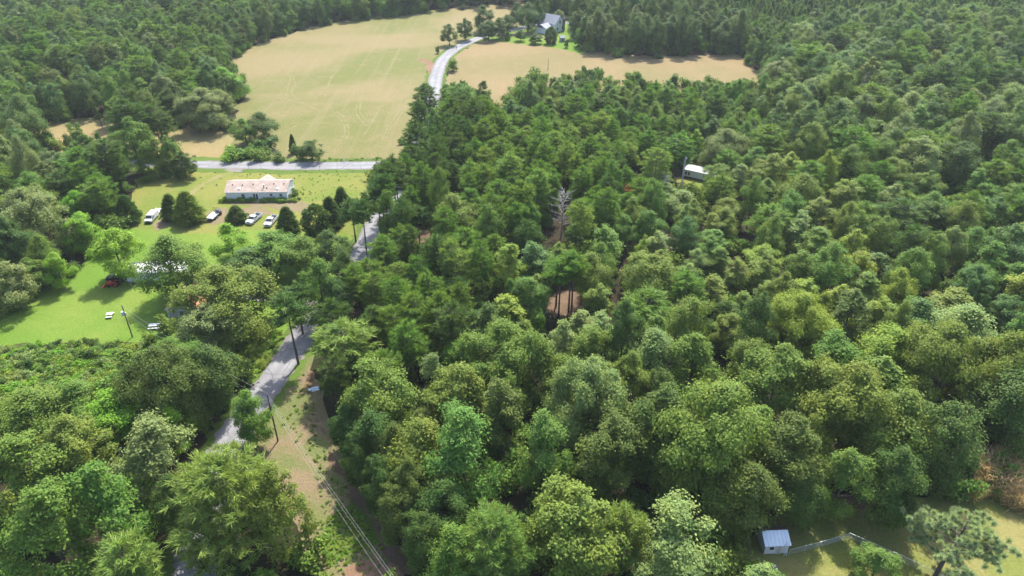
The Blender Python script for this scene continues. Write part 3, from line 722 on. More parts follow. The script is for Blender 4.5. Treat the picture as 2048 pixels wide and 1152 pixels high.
# --- foreground wood, right of the cleared strip
for u, v, w, h, kind, c, lab in [
    (694, 855, 66, 11, 'round', 'dark green', 'dark tree at the strip edge below the pale tarp'), (718, 915, 76, 12, 'round', 'dark green', 'second dark tree down the strip edge'), (762, 965, 84, 13, 'round', 'dark green', 'third dark tree down the strip edge'),
    (798, 1020, 84, 12, 'round', 'dark olive', 'fourth dark tree down the strip edge'), (850, 1075, 90, 12, 'round', 'dark green', 'lowest dark tree at the strip edge'), (905, 1105, 110, 13, 'round', 'mid green', 'shaded tree at the bottom edge right of the wires'), (820, 980, 90, 14, 'round', 'dark olive', 'shaded tree between the strip and the emerald trees'),
    (880, 1020, 110, 13, 'round', 'dark green', 'shaded tree below the large emerald tree'), (790, 900, 80, 14, 'round', 'dark olive', 'dark tree right of the strip edge row'),
    (750, 790, 150, 17, 'round', 'olive', 'olive oak at the strip edge above the wires'), (745, 880, 110, 15, 'round', 'dark green', 'dark green tree at the strip edge below the olive oak'), (668, 760, 62, 12, 'pine', 'deep pine green', 'dusky pine beside the pale tarp'),
    (690, 690, 110, 14, 'pine', 'light pine green', 'light green layered pine above the pale tarp'), (845, 905, 140, 17, 'round', 'olive', 'yellowish olive tree left of the large emerald tree'), (925, 900, 165, 19, 'lobed', 'emerald', 'large emerald tree in the foreground wood'),
    (1085, 890, 120, 16, 'lobed', 'emerald', 'second emerald tree right of the large emerald tree'), (1012, 710, 190, 17, 'round', 'olive', 'broad pale olive oak above the emerald trees'), (915, 790, 130, 15, 'round', 'olive', 'olive tree between the strip-edge oak and the emerald trees'),
    (995, 820, 100, 15, 'ovoid', 'dark olive', 'dark olive tree behind the two emerald trees'), (965, 772, 90, 13, 'lobed', 'emerald', 'emerald tree half hidden above the large emerald tree'), (870, 760, 90, 13, 'lobed', 'grey green', 'grey-green tree at the left of the half-hidden emerald tree'),
    (1180, 790, 172, 18, 'round', 'pale green', 'wide pale green oak right of the emerald trees'), (1125, 690, 70, 13, 'ovoid', 'pale green', 'pale domed tree above the wide pale green oak'), (1200, 668, 80, 13, 'ovoid', 'pale green', 'pale domed tree above and right of the wide pale oak'),
    (1305, 710, 110, 15, 'round', 'pale green', 'pale green tree right of the bright undergrowth gap'), (1310, 680, 70, 15, 'ovoid', 'olive', 'olive pointed tree rising over the pale green tree'), (1430, 860, 260, 21, 'round', 'olive', 'huge olive oak above the shed, widest of the foreground'),
    (1320, 850, 150, 18, 'round', 'dark olive', 'dark olive oak left of the huge olive oak'), (1225, 900, 150, 16, 'round', 'dark olive', 'dark olive oak below the wide pale oak'), (1145, 1055, 205, 18, 'round', 'olive', 'light olive oak at the bottom edge, crown with warm tips'),
    (985, 1090, 150, 14, 'full_pine', 'light pine green', 'pale feathery pine at the bottom edge left of the light olive oak'), (1345, 1085, 190, 17, 'lobed', 'pale green', 'pale green knobbly tree at the bottom edge left of the shed'), (1250, 1070, 80, 14, 'pine', 'light pine green', 'slim light pine between the two bottom-edge oaks'),
    (1385, 720, 110, 14, 'lobed', 'mid green', 'fresh green tree in the middle of the foreground wood'), (1700, 810, 220, 19, 'round', 'olive', 'broad olive oak above the emerald tree by the yard'), (1800, 850, 150, 18, 'round', 'olive', 'olive oak behind the lone pine'),
    (1890, 720, 190, 19, 'round', 'olive', 'large olive oak at the right above the yard'), (2010, 740, 170, 19, 'round', 'olive', 'olive oak at the right edge above the dry brush'), (1690, 955, 112, 13, 'lobed', 'emerald', 'dark emerald tree at the back of the yard by the brown clay'),
    (1580, 905, 150, 17, 'round', 'dark olive', 'dark oak behind the shed'), (1500, 990, 130, 15, 'round', 'dark olive', 'shaded oak left of the shed'), (1930, 660, 140, 14, 'round', 'pale green', 'pale lime tree above the oaks at the right'),
    (1835, 650, 120, 13, 'lobed', 'blue green', 'blue-green tree left of the pale lime tree'), (1600, 640, 150, 15, 'round', 'yellow green', 'yellow-olive domed tree in the right wood'), (1700, 630, 90, 14, 'ovoid', 'dark olive', 'dark olive tree right of the yellow-olive dome'),
    (1885, 875, 150, 17, 'round', 'dark green', 'dark oak at the back of the yard left of the dry brush'), (2030, 815, 150, 17, 'round', 'dark green', 'dark oak at the right edge behind the dry brush'), (1660, 720, 130, 15, 'lobed', 'mid green', 'fresh green tree above the broad olive oak'),
    (1780, 715, 130, 15, 'round', 'yellow green', 'lime-yellow tree between the oaks at the right'), (1555, 760, 140, 16, 'round', 'olive', 'olive oak right of the huge olive oak'), (1790, 960, 120, 15, 'round', 'dark green', 'shaded tree at the back of the yard right of the emerald tree'),
    (1605, 985, 90, 12, 'round', 'dark green', 'shaded tree just behind the shed roof')]:
    tc(kind, u, v, w, h, c, lab)
tc('lobed', 1755, 1132, 92, 6, 'emerald', 'small emerald tree by the chain-link fence', frac=0.55)
tc('lobed', 1520, 1152, 110, 8, 'pale green', 'pale tree top at the bottom edge below the shed', frac=0.8)
# --- foreground, left of the road
for u, v, w, h, kind, c, lab in [
    (442, 992, 215, 19, 'full_pine', 'light pine green', 'large feathery pine between the road and the cleared strip'), (556, 1010, 116, 17, 'round', 'olive', 'olive oak touching the large feathery pine at the strip'),
    (498, 828, 84, 12, 'round', 'mid green', 'dense oval tree on the left road edge by the utility pole'), (325, 760, 170, 17, 'round', 'dark olive', 'dark olive oak below the long table on the lawn'), (420, 745, 110, 14, 'round', 'dark green', 'dark tree left of the road below the broad oak'),
    (310, 915, 160, 17, 'lobed', 'grey green', 'pale grey-green tree left of the lower road'), (235, 828, 125, 11, 'round', 'bright green', 'lime green tree top at the scrub edge'), (345, 850, 80, 9, 'lobed', 'bright green', 'bright small tree between the dark olive oak and grey-green tree'),
    (150, 900, 140, 15, 'round', 'olive', 'olive tree in the lower left wood'), (60, 940, 170, 17, 'lobed', 'mid green', 'mid green tree at the left edge of the lower wood'), (215, 1000, 160, 17, 'lobed', 'mid green', 'mid green tree left of the grey-green tree'),
    (100, 1060, 170, 18, 'lobed', 'mid green', 'mid green tree in the bottom left corner'), (255, 1140, 110, 14, 'pine', 'light pine green', 'pale pine top at the bottom edge by the road'), (60, 820, 130, 11, 'round', 'mid green', 'mid green tree at the left edge below the scrub'),
    (150, 800, 110, 9, 'lobed', 'mid green', 'low mid green tree at the scrub edge'), (350, 1010, 90, 13, 'round', 'dark green', 'shaded dark tree over the lower road'), (488, 740, 48, 5, 'bush', 'dark green', 'dark bush at the left road verge'),
    (20, 560, 90, 12, 'lobed', 'grey green', 'grey-green tree at the left edge by the lawn'), (60, 545, 60, 8, 'round', 'mid green', 'low tree at the lawn corner by the left edge'), (15, 660, 10, 3, 'bush', 'mid green', 'small bush at the left edge of the lawn')]:
    tc(kind, u, v, w, h, c, lab)
TREES.pop()

# ------------------------------------------------------------------ the woods: fill what is not open ground
OPEN = [[(58, 276), (62, 262), (112, 242), (200, 239), (236, 243), (240, 262), (120, 282)], [(300, 252), (380, 262), (462, 264), (458, 300), (440, 320), (392, 322), (355, 290)],
        [(470, 210), (497, 190), (492, 165), (455, 128), (475, 112), (520, 90), (560, 73), (640, 51), (720, 40), (880, 21), (1000, 14), (1050, 14), (1090, 40), (1145, 40), (1148, 98), (1240, 112), (1310, 114), (1478, 109), (1512, 138),
         (1518, 158), (1400, 165), (1270, 160), (1200, 152), (1110, 156), (1030, 165), (1025, 190), (1000, 215), (985, 220), (978, 185), (905, 180), (885, 185), (862, 180), (835, 210), (820, 240), (804, 270), (794, 300), (788, 322),
         (640, 322), (440, 322), (470, 262)],
        [(392, 322), (790, 322), (785, 342), (740, 352), (718, 380), (705, 440), (740, 440), (718, 490), (690, 560), (640, 620), (640, 640), (600, 700), (545, 800), (525, 795), (500, 775), (470, 740), (400, 700), (340, 655), (280, 684), (180, 684), (90, 690), (-100, 700), (-60, 610), (30, 600),
         (100, 572), (150, 545), (190, 510), (215, 470), (270, 440), (258, 372), (330, 358), (385, 346)],
        [(-100, 695), (200, 685), (270, 700), (240, 770), (180, 800), (-100, 790)],
        [(600, 735), (626, 745), (630, 800), (634, 860), (660, 920), (702, 990), (750, 1050), (800, 1150), (655, 1152), (645, 1080), (645, 980), (632, 905), (600, 880), (558, 885), (552, 830), (575, 775)],
        [(368, 1160), (372, 1060), (400, 1050), (410, 1160)], [(448, 890), (452, 866), (472, 862), (476, 880)],
        [(1540, 1120), (1535, 1060), (1575, 1025), (1640, 1010), (1760, 1012), (1850, 1005), (1930, 1010), (2060, 1060), (2060, 1200), (1560, 1200)],
        [(1094, 628), (1098, 594), (1130, 578), (1164, 590), (1170, 614), (1142, 632)], [(818, 474), (834, 455), (866, 462), (862, 486), (832, 492)], [(1244, 490), (1262, 484), (1256, 505), (1252, 528), (1244, 530), (1248, 512)],
        [(1352, 345), (1366, 316), (1380, 312), (1420, 335), (1435, 350), (1432, 366), (1400, 376), (1362, 382), (1350, 375)], [(1322, 430), (1334, 428), (1336, 438), (1322, 440)], [(1468, 372), (1488, 372), (1488, 386), (1468, 386)],
        [(1106, 455), (1104, 405), (1116, 386), (1146, 392), (1156, 418), (1140, 440), (1132, 458)], [(726, 490), (748, 436), (784, 384), (806, 352), (818, 350), (792, 390), (762, 450), (742, 495)],
        [(226, 385), (280, 385), (284, 445), (226, 450)], [(545, 584), (592, 588), (592, 612), (545, 608)], [(1530, 165), (1520, 165), (1520, 120)]]
def road_dist(x, y, lines=None):
    return min(RT[0].min() if False else 1e9, float(np.sqrt(((ROADNP - np.array([x, y])) ** 2).sum(1)).min()))
ROADNP = np.array([(p.x, p.y) for p in ROADW + SIDEW])
def is_open(x, y, h, r):
    for z, dr in ((0, 0), (h * 0.98, 0), (h * 0.62, 0), (h * 0.66, r * 0.8), (h * 0.66, -r * 0.8), (h * 0.35, 0)):
        u, v, w = proj(x + dr, y, z)
        if w < 5: return True
        for P in OPEN:
            if inpoly(u, v, P): return True
    return float(((ROADNP - np.array([x, y])) ** 2).sum(1).min()) < (3.6 + 0.45 * r) ** 2

# zones in photograph pixels of the crown: (polygon, kinds, colours, height range, radius range, place words)
Z = [
 ([(1395, -200), (2300, -200), (2300, 30), (1560, 34), (1400, 28)], [('spire', 1)], [('pine green', 3), ('deep pine green', 2), ('mid green', 2)], (6.5, 8.5), (1.7, 2.3), 'in the far plantation along the top'),
 ([(1470, 30), (1640, 34), (1560, 110), (1530, 185), (1505, 100)], [('spire', 1), ('round', 3), ('pine', 1)], [('dark green', 2), ('mid green', 2), ('deep pine green', 1)], (10, 13), (2.6, 3.6), 'at the right end of the stubble field'),
 ([(1145, -200), (1395, -200), (1475, 40), (1490, 112), (1300, 116), (1150, 104)], [('round', 3), ('ovoid', 1)], [('dark green', 4), ('dark olive', 2)], (15, 19), (4.0, 5.5), 'in the dark wood behind the stubble field'),
 ([(470, -200), (1145, -200), (1145, 30), (900, 22), (700, 42), (540, 82), (470, 115), (430, 110), (430, 0)], [('round', 3), ('pine', 1)], [('dark green', 5), ('dark olive', 2), ('deep pine green', 2)], (12, 15), (3.4, 4.6), 'along the far edge of the hay field'),
 ([(-400, -200), (470, -200), (430, 110), (500, 190), (470, 262), (300, 252), (60, 262), (-400, 262)], [('round', 3), ('pine', 3), ('ovoid', 1)], [('blue green', 3), ('dark green', 2), ('deep pine green', 2), ('mid green', 2.5), ('dark olive', 1), ('grey green', .8), ('olive', .6)], (12, 16), (3.2, 5.4), 'in the wood behind the straw field'),
 ([(-400, 262), (60, 262), (230, 236), (400, 340), (230, 400), (60, 430), (-400, 430)], [('round', 5), ('pine', 2)], [('grey green', 4), ('mid green', 2), ('blue green', 2), ('olive', 1)], (13, 17), (3.4, 5.0), 'in the wood beside the meadow'),
 ([(-400, 430), (60, 430), (230, 380), (300, 420), (200, 500), (60, 600), (-400, 640)], [('round', 4), ('lobed', 2), ('pine', 1)], [('dark green', 4), ('mid green', 2), ('blue green', 1)], (11, 15), (3.4, 5.0), 'in the wood left of the lawn'),
 ([(780, 150), (1000, 180), (960, 300), (880, 420), (790, 470), (700, 540), (690, 480), (780, 330)], [('pine', 6), ('round', 1)], [('deep pine green', 4), ('dark green', 1), ('pine green', 1)], (14, 18), (2.8, 3.8), 'in the strip of pines along the road'),
 ([(960, 290), (1010, 235), (1200, 225), (1330, 300), (1330, 400), (1190, 440), (1120, 500), (1000, 500), (900, 640), (940, 700), (640, 820), (600, 640), (720, 540), (800, 450), (880, 400)], [('pine', 9), ('ovoid', 0.5), ('round', 0.5)], [('pine green', 6), ('deep pine green', 1), ('light pine green', 2)], (12, 16), (2.8, 3.8), 'in the pine stand right of the road'),
 ([(990, 150), (1520, 155), (1560, 260), (1330, 300), (1200, 230), (1000, 260)], [('round', 4), ('ovoid', 2), ('pine', 2)], [('mid green', 3), ('olive', 3), ('bright green', 1), ('blue green', 2), ('pine green', 2)], (10, 14), (2.6, 4.0), 'below the stubble field'),
 ([(1500, 20), (2400, 20), (2400, 330), (1640, 330), (1500, 300), (1530, 180)], [('round', 7), ('pine', 2), ('ovoid', 0.6)], [('mid green', 4), ('blue green', 2.4), ('dark green', 2), ('pale green', 1.6), ('olive', 1.2), ('grey green', 1)], (14, 18), (4.4, 6.6), 'in the large wood at the upper right'),
 ([(1330, 280), (2400, 320), (2400, 600), (1760, 600), (1500, 480), (1330, 480)], [('round', 4), ('ovoid', 2.4), ('pine', 2)], [('mid green', 3), ('olive', 3), ('yellow green', 1.2), ('pale green', 1.6), ('blue green', 1.6), ('pine green', 2)], (10, 14), (3.4, 5.4), 'in the mixed wood below the far trailer'),
 ([(1190, 430), (1500, 460), (1800, 580), (1800, 660), (1300, 640), (1000, 640), (900, 680), (960, 520), (1120, 500)], [('ovoid', 4), ('round', 3), ('pine', 2.5)], [('olive', 4), ('yellow green', 2.5), ('mid green', 2), ('pale green', 1.6), ('blue green', .6), ('pine green', 2)], (9, 12.5), (3.2, 4.7), 'in the young mixed wood at the middle'),
 ([(640, 820), (900, 660), (1300, 620), (1800, 640), (2400, 560), (2400, 1010), (1530, 1010), (1540, 1300), (800, 1300), (700, 1000)], [('round', 5), ('ovoid', 2.5), ('lobed', 1)], [('olive', 5), ('dark olive', 2.5), ('mid green', 2), ('pale green', 1), ('dark green', 1.5)], (12, 17), (3.4, 5.4), 'in the foreground wood'),
 ([(-500, 780), (180, 790), (280, 700), (480, 700), (520, 780), (440, 900), (380, 1010), (340, 1300), (-500, 1300)], [('round', 4), ('lobed', 3), ('ovoid', 1)], [('mid green', 4), ('olive', 2), ('grey green', 1.4), ('dark green', 2)], (11, 16), (3.4, 5.2), 'in the wood left of the lower road'),
 ([(400, 900), (630, 900), (650, 1300), (410, 1300)], [('pine', 1), ('round', 2)], [('dark green', 2), ('mid green', 2)], (11, 15), (3.0, 4.5), 'between the lower road and the strip'),
]
def pick(ws, r):
    tot = sum(w for _, w in ws); x = r * tot
    for k, w in ws:
        x -= w
        if x <= 0: return k
    return ws[-1][0]
CELL = 6.0
GRID = {}
def gadd(t):
    GRID.setdefault((int(t['x'] // CELL), int(t['y'] // CELL)), []).append(t)
def gfree(x, y, r, k):
    i0, j0 = int(x // CELL), int(y // CELL)
    for i in range(i0 - 3, i0 + 4):
        for j in range(j0 - 3, j0 + 4):
            for t in GRID.get((i, j), ()):
                q = k * (r + t['r'])
                if t['kind'] in ('cedar', 'bush'): q *= 0.8
                if (t['x'] - x) ** 2 + (t['y'] - y) ** 2 < q * q: return False
    return True
for t in TREES: gadd(t)
rr_ = np.random.default_rng(99)
tries = 0
Y0, Y1 = 28.0, 640.0
def halfw(y): return (y * CP + 75 * SP) * 0.70 + 28
for _ in range(36000):
    # area-uniform over the trapezoid in view
    y = Y0 + (Y1 - Y0) * math.sqrt(rr_.uniform(0.01, 1))
    hw = halfw(y)
    x = rr_.uniform(-hw, hw)
    u, v, w = proj(x, y, 9.0)
    zone = None
    for zz in Z:
        if inpoly(u, v, zz[0]):
            zone = zz; break
    if zone is None:
        continue
    kind = pick(zone[1], rr_.uniform()); cname = pick(zone[2], rr_.uniform())
    if kind == 'pine' and 'pine' not in cname:
        cname = 'pine green' if rr_.uniform() < 0.6 else 'deep pine green'
    if kind != 'pine' and kind != 'spire' and 'pine' in cname: cname = 'mid green'
    h = rr_.uniform(*zone[3]); r = rr_.uniform(*zone[4])
    q = rr_.uniform(0.78, 1.16); h *= q; r *= 0.45 + 0.55 * q
    if kind == 'ovoid': h *= 0.9; r *= 0.95
    if kind == 'pine': r *= 0.95
    if not gfree(x, y, r * 1.04, 0.71): continue
    if is_open(x, y, h, r): continue
    t = dict(kind=kind, x=x, y=y, h=h, r=r, col=cname, label=None, group=None, explicit=False, rz=None, zone=zone[5])
    TREES.append(t); gadd(t)

# words that place a tree by what stands near it
MARKS = [(1125, 440, 'the grey dead tree'), (1385, 345, 'the far trailer and mast'), (1130, 605, 'the brown clearing with bare trunks'), (1250, 510, 'the tan track gap'), (838, 470, 'the small tan clearing by the road'), (790, 335, 'the road junction'),
         (1548, 1085, 'the shed'), (1885, 1080, 'the lone pine in the yard'), (1985, 960, 'the dry brush'), (1019, 530, 'the pointed yellow-green tree'), (1060, 590, 'the emerald broad tree'), (925, 900, 'the large emerald foreground tree'),
         (1430, 860, 'the huge olive oak'), (1180, 790, 'the wide pale oak'), (750, 790, 'the olive oak at the strip'), (1012, 710, 'the broad pale olive oak'), (1600, 640, 'the yellow-olive dome'), (1930, 660, 'the pale lime tree'), (1835, 650, 'the blue-green tree'),
         (1515, 145, 'the end of the stubble field'), (1000, 200, 'the stubble field corner'), (1270, 165, 'the near edge of the stubble field'), (412, 214, 'the grey-green oak over the straw field'), (448, 162, 'the bright tree at the hay field corner'), (560, 70, 'the far hay field edge'),
         (55, 430, 'the very large grey-green oak'), (190, 370, 'the feathery pine of the left wood'), (113, 532, 'the lone lawn tree'), (250, 417, 'the lone cedar'), (325, 760, 'the dark olive oak by the scrub'), (310, 915, 'the grey-green tree by the lower road'),
         (465, 985, 'the large feathery pine by the road'), (235, 828, 'the lime tree at the scrub'), (700, 740, 'the pale tarp'), (1300, 50, 'the far grey house and its dark wood'), (1690, 955, 'the emerald tree at the yard'), (1890, 720, 'the large olive oak at the right'),
         (1302, 556, 'the large pale olive tree'), (1540, 345, 'the orange machine'), (908, 432, 'the pale olive tree among pines'), (145, 240, 'the left tip of the straw field'), (1145, 1055, 'the light olive oak at the bottom'), (852, 205, 'the far road'),
         (640, 572, 'the driveway mouth')]
TYPE = {'round': 'rounded broadleaf', 'oak': 'wide broadleaf', 'lobed': 'knobbly broadleaf', 'ovoid': 'pointed broadleaf', 'pine': 'layered pine', 'tall_pine': 'bare-trunked pine', 'full_pine': 'feathery pine', 'cedar': 'cedar', 'spire': 'small conifer', 'bush': 'bush'}
def auto_labels(t):
    """three true descriptions, by the nearest landmarks"""
    u, v, w = proj(t['x'], t['y'], t['h'] * 0.62)
    out = []
    for best in sorted(MARKS, key=lambda m: (m[0] - u) ** 2 + (1.5 * (m[1] - v)) ** 2)[:3]:
        du, dv = u - best[0], (v - best[1]) * 1.5
        rel = ('right of' if du > 0 else 'left of') if abs(du) > abs(dv) else ('below' if dv > 0 else 'above')
        dist = math.hypot(du, dv)
        close = 'close ' if dist < 75 else ('' if dist < 160 else 'well ')
        size = 'tall' if t['h'] > 15 else ('low' if t['h'] < 12 else '')
        size2 = 'broad' if t['r'] > 4.3 else ('slim' if t['r'] < 3.1 else '')
        words = ' '.join(x for x in (size, size2, t['col'], TYPE[t['kind']]) if x)
        lab = f"{words} {close}{rel} {best[2]}"
        for q in ('well ', 'close ', 'broad ', 'slim '):
            if len(lab.split()) > 16: lab = lab.replace(q, '', 1)
        out.append(lab)
    return out

LEAF_GAIN = 1.62
LEAF_COL = lambda c: (*[q * LEAF_GAIN * w for q, w in zip(PAL[c], (1.07, 1.0, 0.92))], 1.0)
LIMIT = 295
bykind = {}
for t in TREES:
    u, v, w = proj(t['x'], t['y'], t['h'] * 0.7)
    rp = t['r'] * FPX / w
    t['inframe'] = (-rp * 0.5 < u < 2048 + rp * 0.5) and (-rp * 0.6 < v < 1152 + rp * 1.2)
    t['size'] = rp
    bykind.setdefault(KIND_NAME[t['kind']], []).append(t)
ORD = ['leftmost'] + [w + ' from left' for w in 'second third fourth fifth sixth seventh eighth ninth tenth eleventh twelfth thirteenth fourteenth fifteenth sixteenth seventeenth eighteenth nineteenth twentieth'.split()]
USED = set()
def settle_labels(ts):
    todo = [t for t in ts if not t['label']]
    cnt = {}
    for t in todo:
        t['cands'] = auto_labels(t)
        for l in set(t['cands']): cnt[l] = cnt.get(l, 0) + 1
    by = {}
    for t in todo:
        for l in t['cands']:
            if cnt[l] == 1 and l not in USED:
                t['label'] = l; USED.add(l); break
        else:
            by.setdefault(t['cands'][0], []).append(t)
    for lab, g in by.items():
        g.sort(key=lambda t: proj(t['x'], t['y'], t['h'] * .6)[0])
        for i, t in enumerate(g):
            o = 'rightmost' if (i == len(g) - 1 and i) else ORD[min(i, len(ORD) - 1)]
            cuts = [lab]
            extra = [q for q in t['cands'][1:]]
            for w in ('well ', 'close ', 'broad ', 'slim ', 'tall ', 'low ', 'small ', 'layered ', 'rounded ', 'far '):
                cuts.append(cuts[-1].replace(w, '', 1))
            t['label'] = next((o + ' ' + c for c in cuts + extra if len((o + ' ' + c).split()) <= 16 and o + ' ' + c not in USED), lab)
            USED.add(t['label'])
seed_ = random.Random(5)
TREE_OBJS = []
def plant(t):
    rh, rr, protos = PROTO[t['kind']]
    tr, cr = protos[seed_.randrange(len(protos))]
    nm = KIND_NAME[t['kind']]
    root = empty(nm, (t['x'], t['y'], 0), seed_.uniform(0, 6.28))
    k = t['r'] / rr * 1.04
    root.scale = (k, k, t['h'] / rh)
    tag(root, t['label'] or auto_labels(t)[0], 'shrub' if nm == 'shrub' else 'tree', t['group'] or ({'pine_tree': 'pines of the woods', 'broadleaf_tree': 'broadleaf trees of the woods', 'poplar_tree': 'pointed young trees of the woods', 'spruce_tree': 'small conifers of the plantation'}.get(nm) if not t['explicit'] else None))
    a = link('stem' if nm == 'shrub' else 'trunk', tr, root)
    b = link('crown', cr, root)
    b.color = LEAF_COL(t['col'])
    TREE_OBJS.append(root)
    return root
REST = {}
for nm, ts in bykind.items():
    ts.sort(key=lambda t: (not t['explicit'], not t['inframe'], -t['size']))
    if nm != 'shrub': settle_labels([t for i, t in enumerate(ts) if t['explicit'] or (i < (60 if nm == 'spruce_tree' else LIMIT) and t['inframe'])])
    for i, t in enumerate(ts):
        if t['explicit'] or (i < LIMIT and t['inframe'] and nm != 'spruce_tree') or (nm == 'spruce_tree' and i < 60 and t['inframe']):
            plant(t)
        else:
            REST.setdefault(nm, []).append(t)

# the remaining woods: one object for each kind, points with an instance of a joined tree each
def scatter(name, items, protos, label, cat):
    """items: (x, y, z, rz, sx, sz, index)"""
    coll = bpy.data.collections.new(name + '_shapes')
    for i, o in enumerate(protos):
        o.name = '%s_shape_%03d' % (name, i)
        coll.objects.link(o)
    me = bpy.data.meshes.new(name)
    me.from_pydata([(i[0], i[1], i[2]) for i in items], [], [])
    a = me.attributes.new('turn', 'FLOAT', 'POINT'); a.data.foreach_set('value', [i[3] for i in items])
    a = me.attributes.new('size', 'FLOAT_VECTOR', 'POINT'); a.data.foreach_set('vector', [q for i in items for q in (i[4], i[4], i[5])])
    a = me.attributes.new('tint', 'FLOAT_COLOR', 'POINT'); a.data.foreach_set('color', [q for i in items for q in protos[i[6]].color])
    a = me.attributes.new('which', 'INT', 'POINT'); a.data.foreach_set('value', [i[6] for i in items])
    ng = bpy.data.node_groups.new(name, 'GeometryNodeTree')
    ng.interface.new_socket('Geometry', in_out='INPUT', socket_type='NodeSocketGeometry')
    ng.interface.new_socket('Geometry', in_out='OUTPUT', socket_type='NodeSocketGeometry')
    N, L = ng.nodes, ng.links
    gi, go = N.new('NodeGroupInput'), N.new('NodeGroupOutput')
    ci = N.new('GeometryNodeCollectionInfo'); ci.inputs['Collection'].default_value = coll
    ci.inputs['Separate Children'].default_value = True; ci.inputs['Reset Children'].default_value = True
    ip = N.new('GeometryNodeInstanceOnPoints'); ip.inputs['Pick Instance'].default_value = True
    def attr(nm, ty):
        n = N.new('GeometryNodeInputNamedAttribute'); n.data_type = ty; n.inputs['Name'].default_value = nm
        return n.outputs['Attribute']
    cb = N.new('ShaderNodeCombineXYZ'); L.new(attr('turn', 'FLOAT'), cb.inputs[2])
    er = N.new('FunctionNodeEulerToRotation'); L.new(cb.outputs[0], er.inputs[0])
    L.new(gi.outputs[0], ip.inputs['Points']); L.new(ci.outputs[0], ip.inputs['Instance'])
    L.new(attr('which', 'INT'), ip.inputs['Instance Index']); L.new(er.outputs[0], ip.inputs['Rotation']); L.new(attr('size', 'FLOAT_VECTOR'), ip.inputs['Scale'])
    L.new(ip.outputs[0], go.inputs[0])
    o = link(name, me)
    md = o.modifiers.new('scatter', 'NODES'); md.node_group = ng
    return tag(o, label, cat, kind='stuff')
def joined(tr, cr):
    v1 = np.empty(len(tr.vertices) * 3); tr.vertices.foreach_get('co', v1)
    v2 = np.empty(len(cr.vertices) * 3); cr.vertices.foreach_get('co', v2)
    n1 = len(tr.vertices)
    F = [tuple(p.vertices) for p in tr.polygons] + [tuple(i + n1 for i in p.vertices) for p in cr.polygons]
    V = np.concatenate([v1.reshape(-1, 3), v2.reshape(-1, 3)])
    return mesh_np('tree_shape', V, F, [tr.materials[0], cr.materials[0]], [0] * len(tr.polygons) + [1] * len(cr.polygons))
JOINED = {}
STUFF = {'pine_tree': ('far_pines', 'mass of pines filling the woods behind the nearer pines', 'wood'), 'broadleaf_tree': ('far_broadleaf_woods', 'mass of broadleaf trees filling the far woods', 'wood'),
         'poplar_tree': ('far_poplar_woods', 'mass of small pointed trees filling the far woods', 'wood'), 'spruce_tree': ('far_plantation', 'far plantation of small dark conifers along the top', 'wood')}
for nm, ts in REST.items():
    protos, index, items = [], {}, []
    for t in ts:
        rh, rr, ps = PROTO[t['kind']]
        j = seed_.randrange(len(ps))
        key = (t['kind'], j, t['col'])
        if key not in index:
            if (t['kind'], j) not in JOINED: JOINED[(t['kind'], j)] = joined(*ps[j])
            o = bpy.data.objects.new('shape', JOINED[(t['kind'], j)]); o.color = LEAF_COL(t['col'])
            index[key] = len(protos); protos.append(o)
        items.append((t['x'], t['y'], 0, seed_.uniform(0, 6.28), t['r'] / rr * 1.04, t['h'] / rh, index[key]))
    scatter(STUFF[nm][0], items, protos, STUFF[nm][1], STUFF[nm][2])
print('TREES', {k: (len(v), len(REST.get(k, []))) for k, v in bykind.items()})

# undergrowth in the woods and the bramble thicket on the scrub ground
def shapes(kinds, cols):
    out = []
    for kd, j in kinds:
        if (kd, j) not in JOINED: JOINED[(kd, j)] = joined(*PROTO[kd][2][j])
        for c in cols:
            o = bpy.data.objects.new('shape', JOINED[(kd, j)]); o.color = LEAF_COL(c); out.append(o)
    return out
ur = np.random.default_rng(321)
def in_open(x, y):
    u, v, w = proj(x, y, 0.6)
    return any(inpoly(u, v, P) for P in OPEN)
items = []
NOBUSH = [[(1080, 570), (1185, 570), (1185, 665), (1080, 665)], [(815, 450), (875, 455), (870, 505), (815, 505)], [(1340, 340), (1440, 340), (1440, 400), (1340, 400)], [(1095, 440), (1150, 440), (1150, 490), (1095, 490)], [(480, 905), (540, 800), (600, 730), (650, 735), (660, 880), (720, 975), (780, 1060), (850, 1180), (640, 1180), (630, 1000), (560, 930)], [(1490, 1200), (1525, 1050), (1560, 1000), (1760, 995), (1950, 1005), (2100, 1050), (2200, 1200)]]
us = shapes([('bush', 0), ('bush', 1), ('bush', 2), ('bush', 3)], ['dark green', 'mid green', 'mid green', 'olive'])
for _ in range(5200):
    y = 28 + 430 * ur.uniform() ** 0.7; x = ur.uniform(-1, 1) * halfw(y)
    if in_open(x, y) or ((ROADNP - np.array([x, y])) ** 2).sum(1).min() < 25: continue
    pu, pv, _w = proj(x, y, 0)
    if any(inpoly(pu, pv, P) for P in NOBUSH): continue
    k = ur.uniform(0.7, 1.9)
    items.append((x, y, 0, ur.uniform(0, 6.28), k, k * ur.uniform(0.8, 1.5), int(ur.integers(len(us)))))
scatter('undergrowth', items, us, 'dense undergrowth on the floor of the woods', 'undergrowth')
items = []
us = shapes([('bush', 0), ('bush', 1), ('bush', 2), ('bush', 3)], ['bright green', 'mid green', 'yellow green', 'dark green', 'pale green'])
THK = [(-140, 702), (90, 692), (180, 686), (275, 690), (300, 730), (260, 800), (180, 850), (-140, 860)]
for _ in range(9000):
    u, v = ur.uniform(-140, 310), ur.uniform(684, 860)
    if not inpoly(u, v, THK) or len(items) > 900: continue
    p = at(u, v); k = ur.uniform(0.45, 1.05) * (0.75 if v < 715 else 1)
    items.append((p.x, p.y, 0, ur.uniform(0, 6.28), k, k * ur.uniform(0.6, 1.0), int(ur.integers(len(us)))))
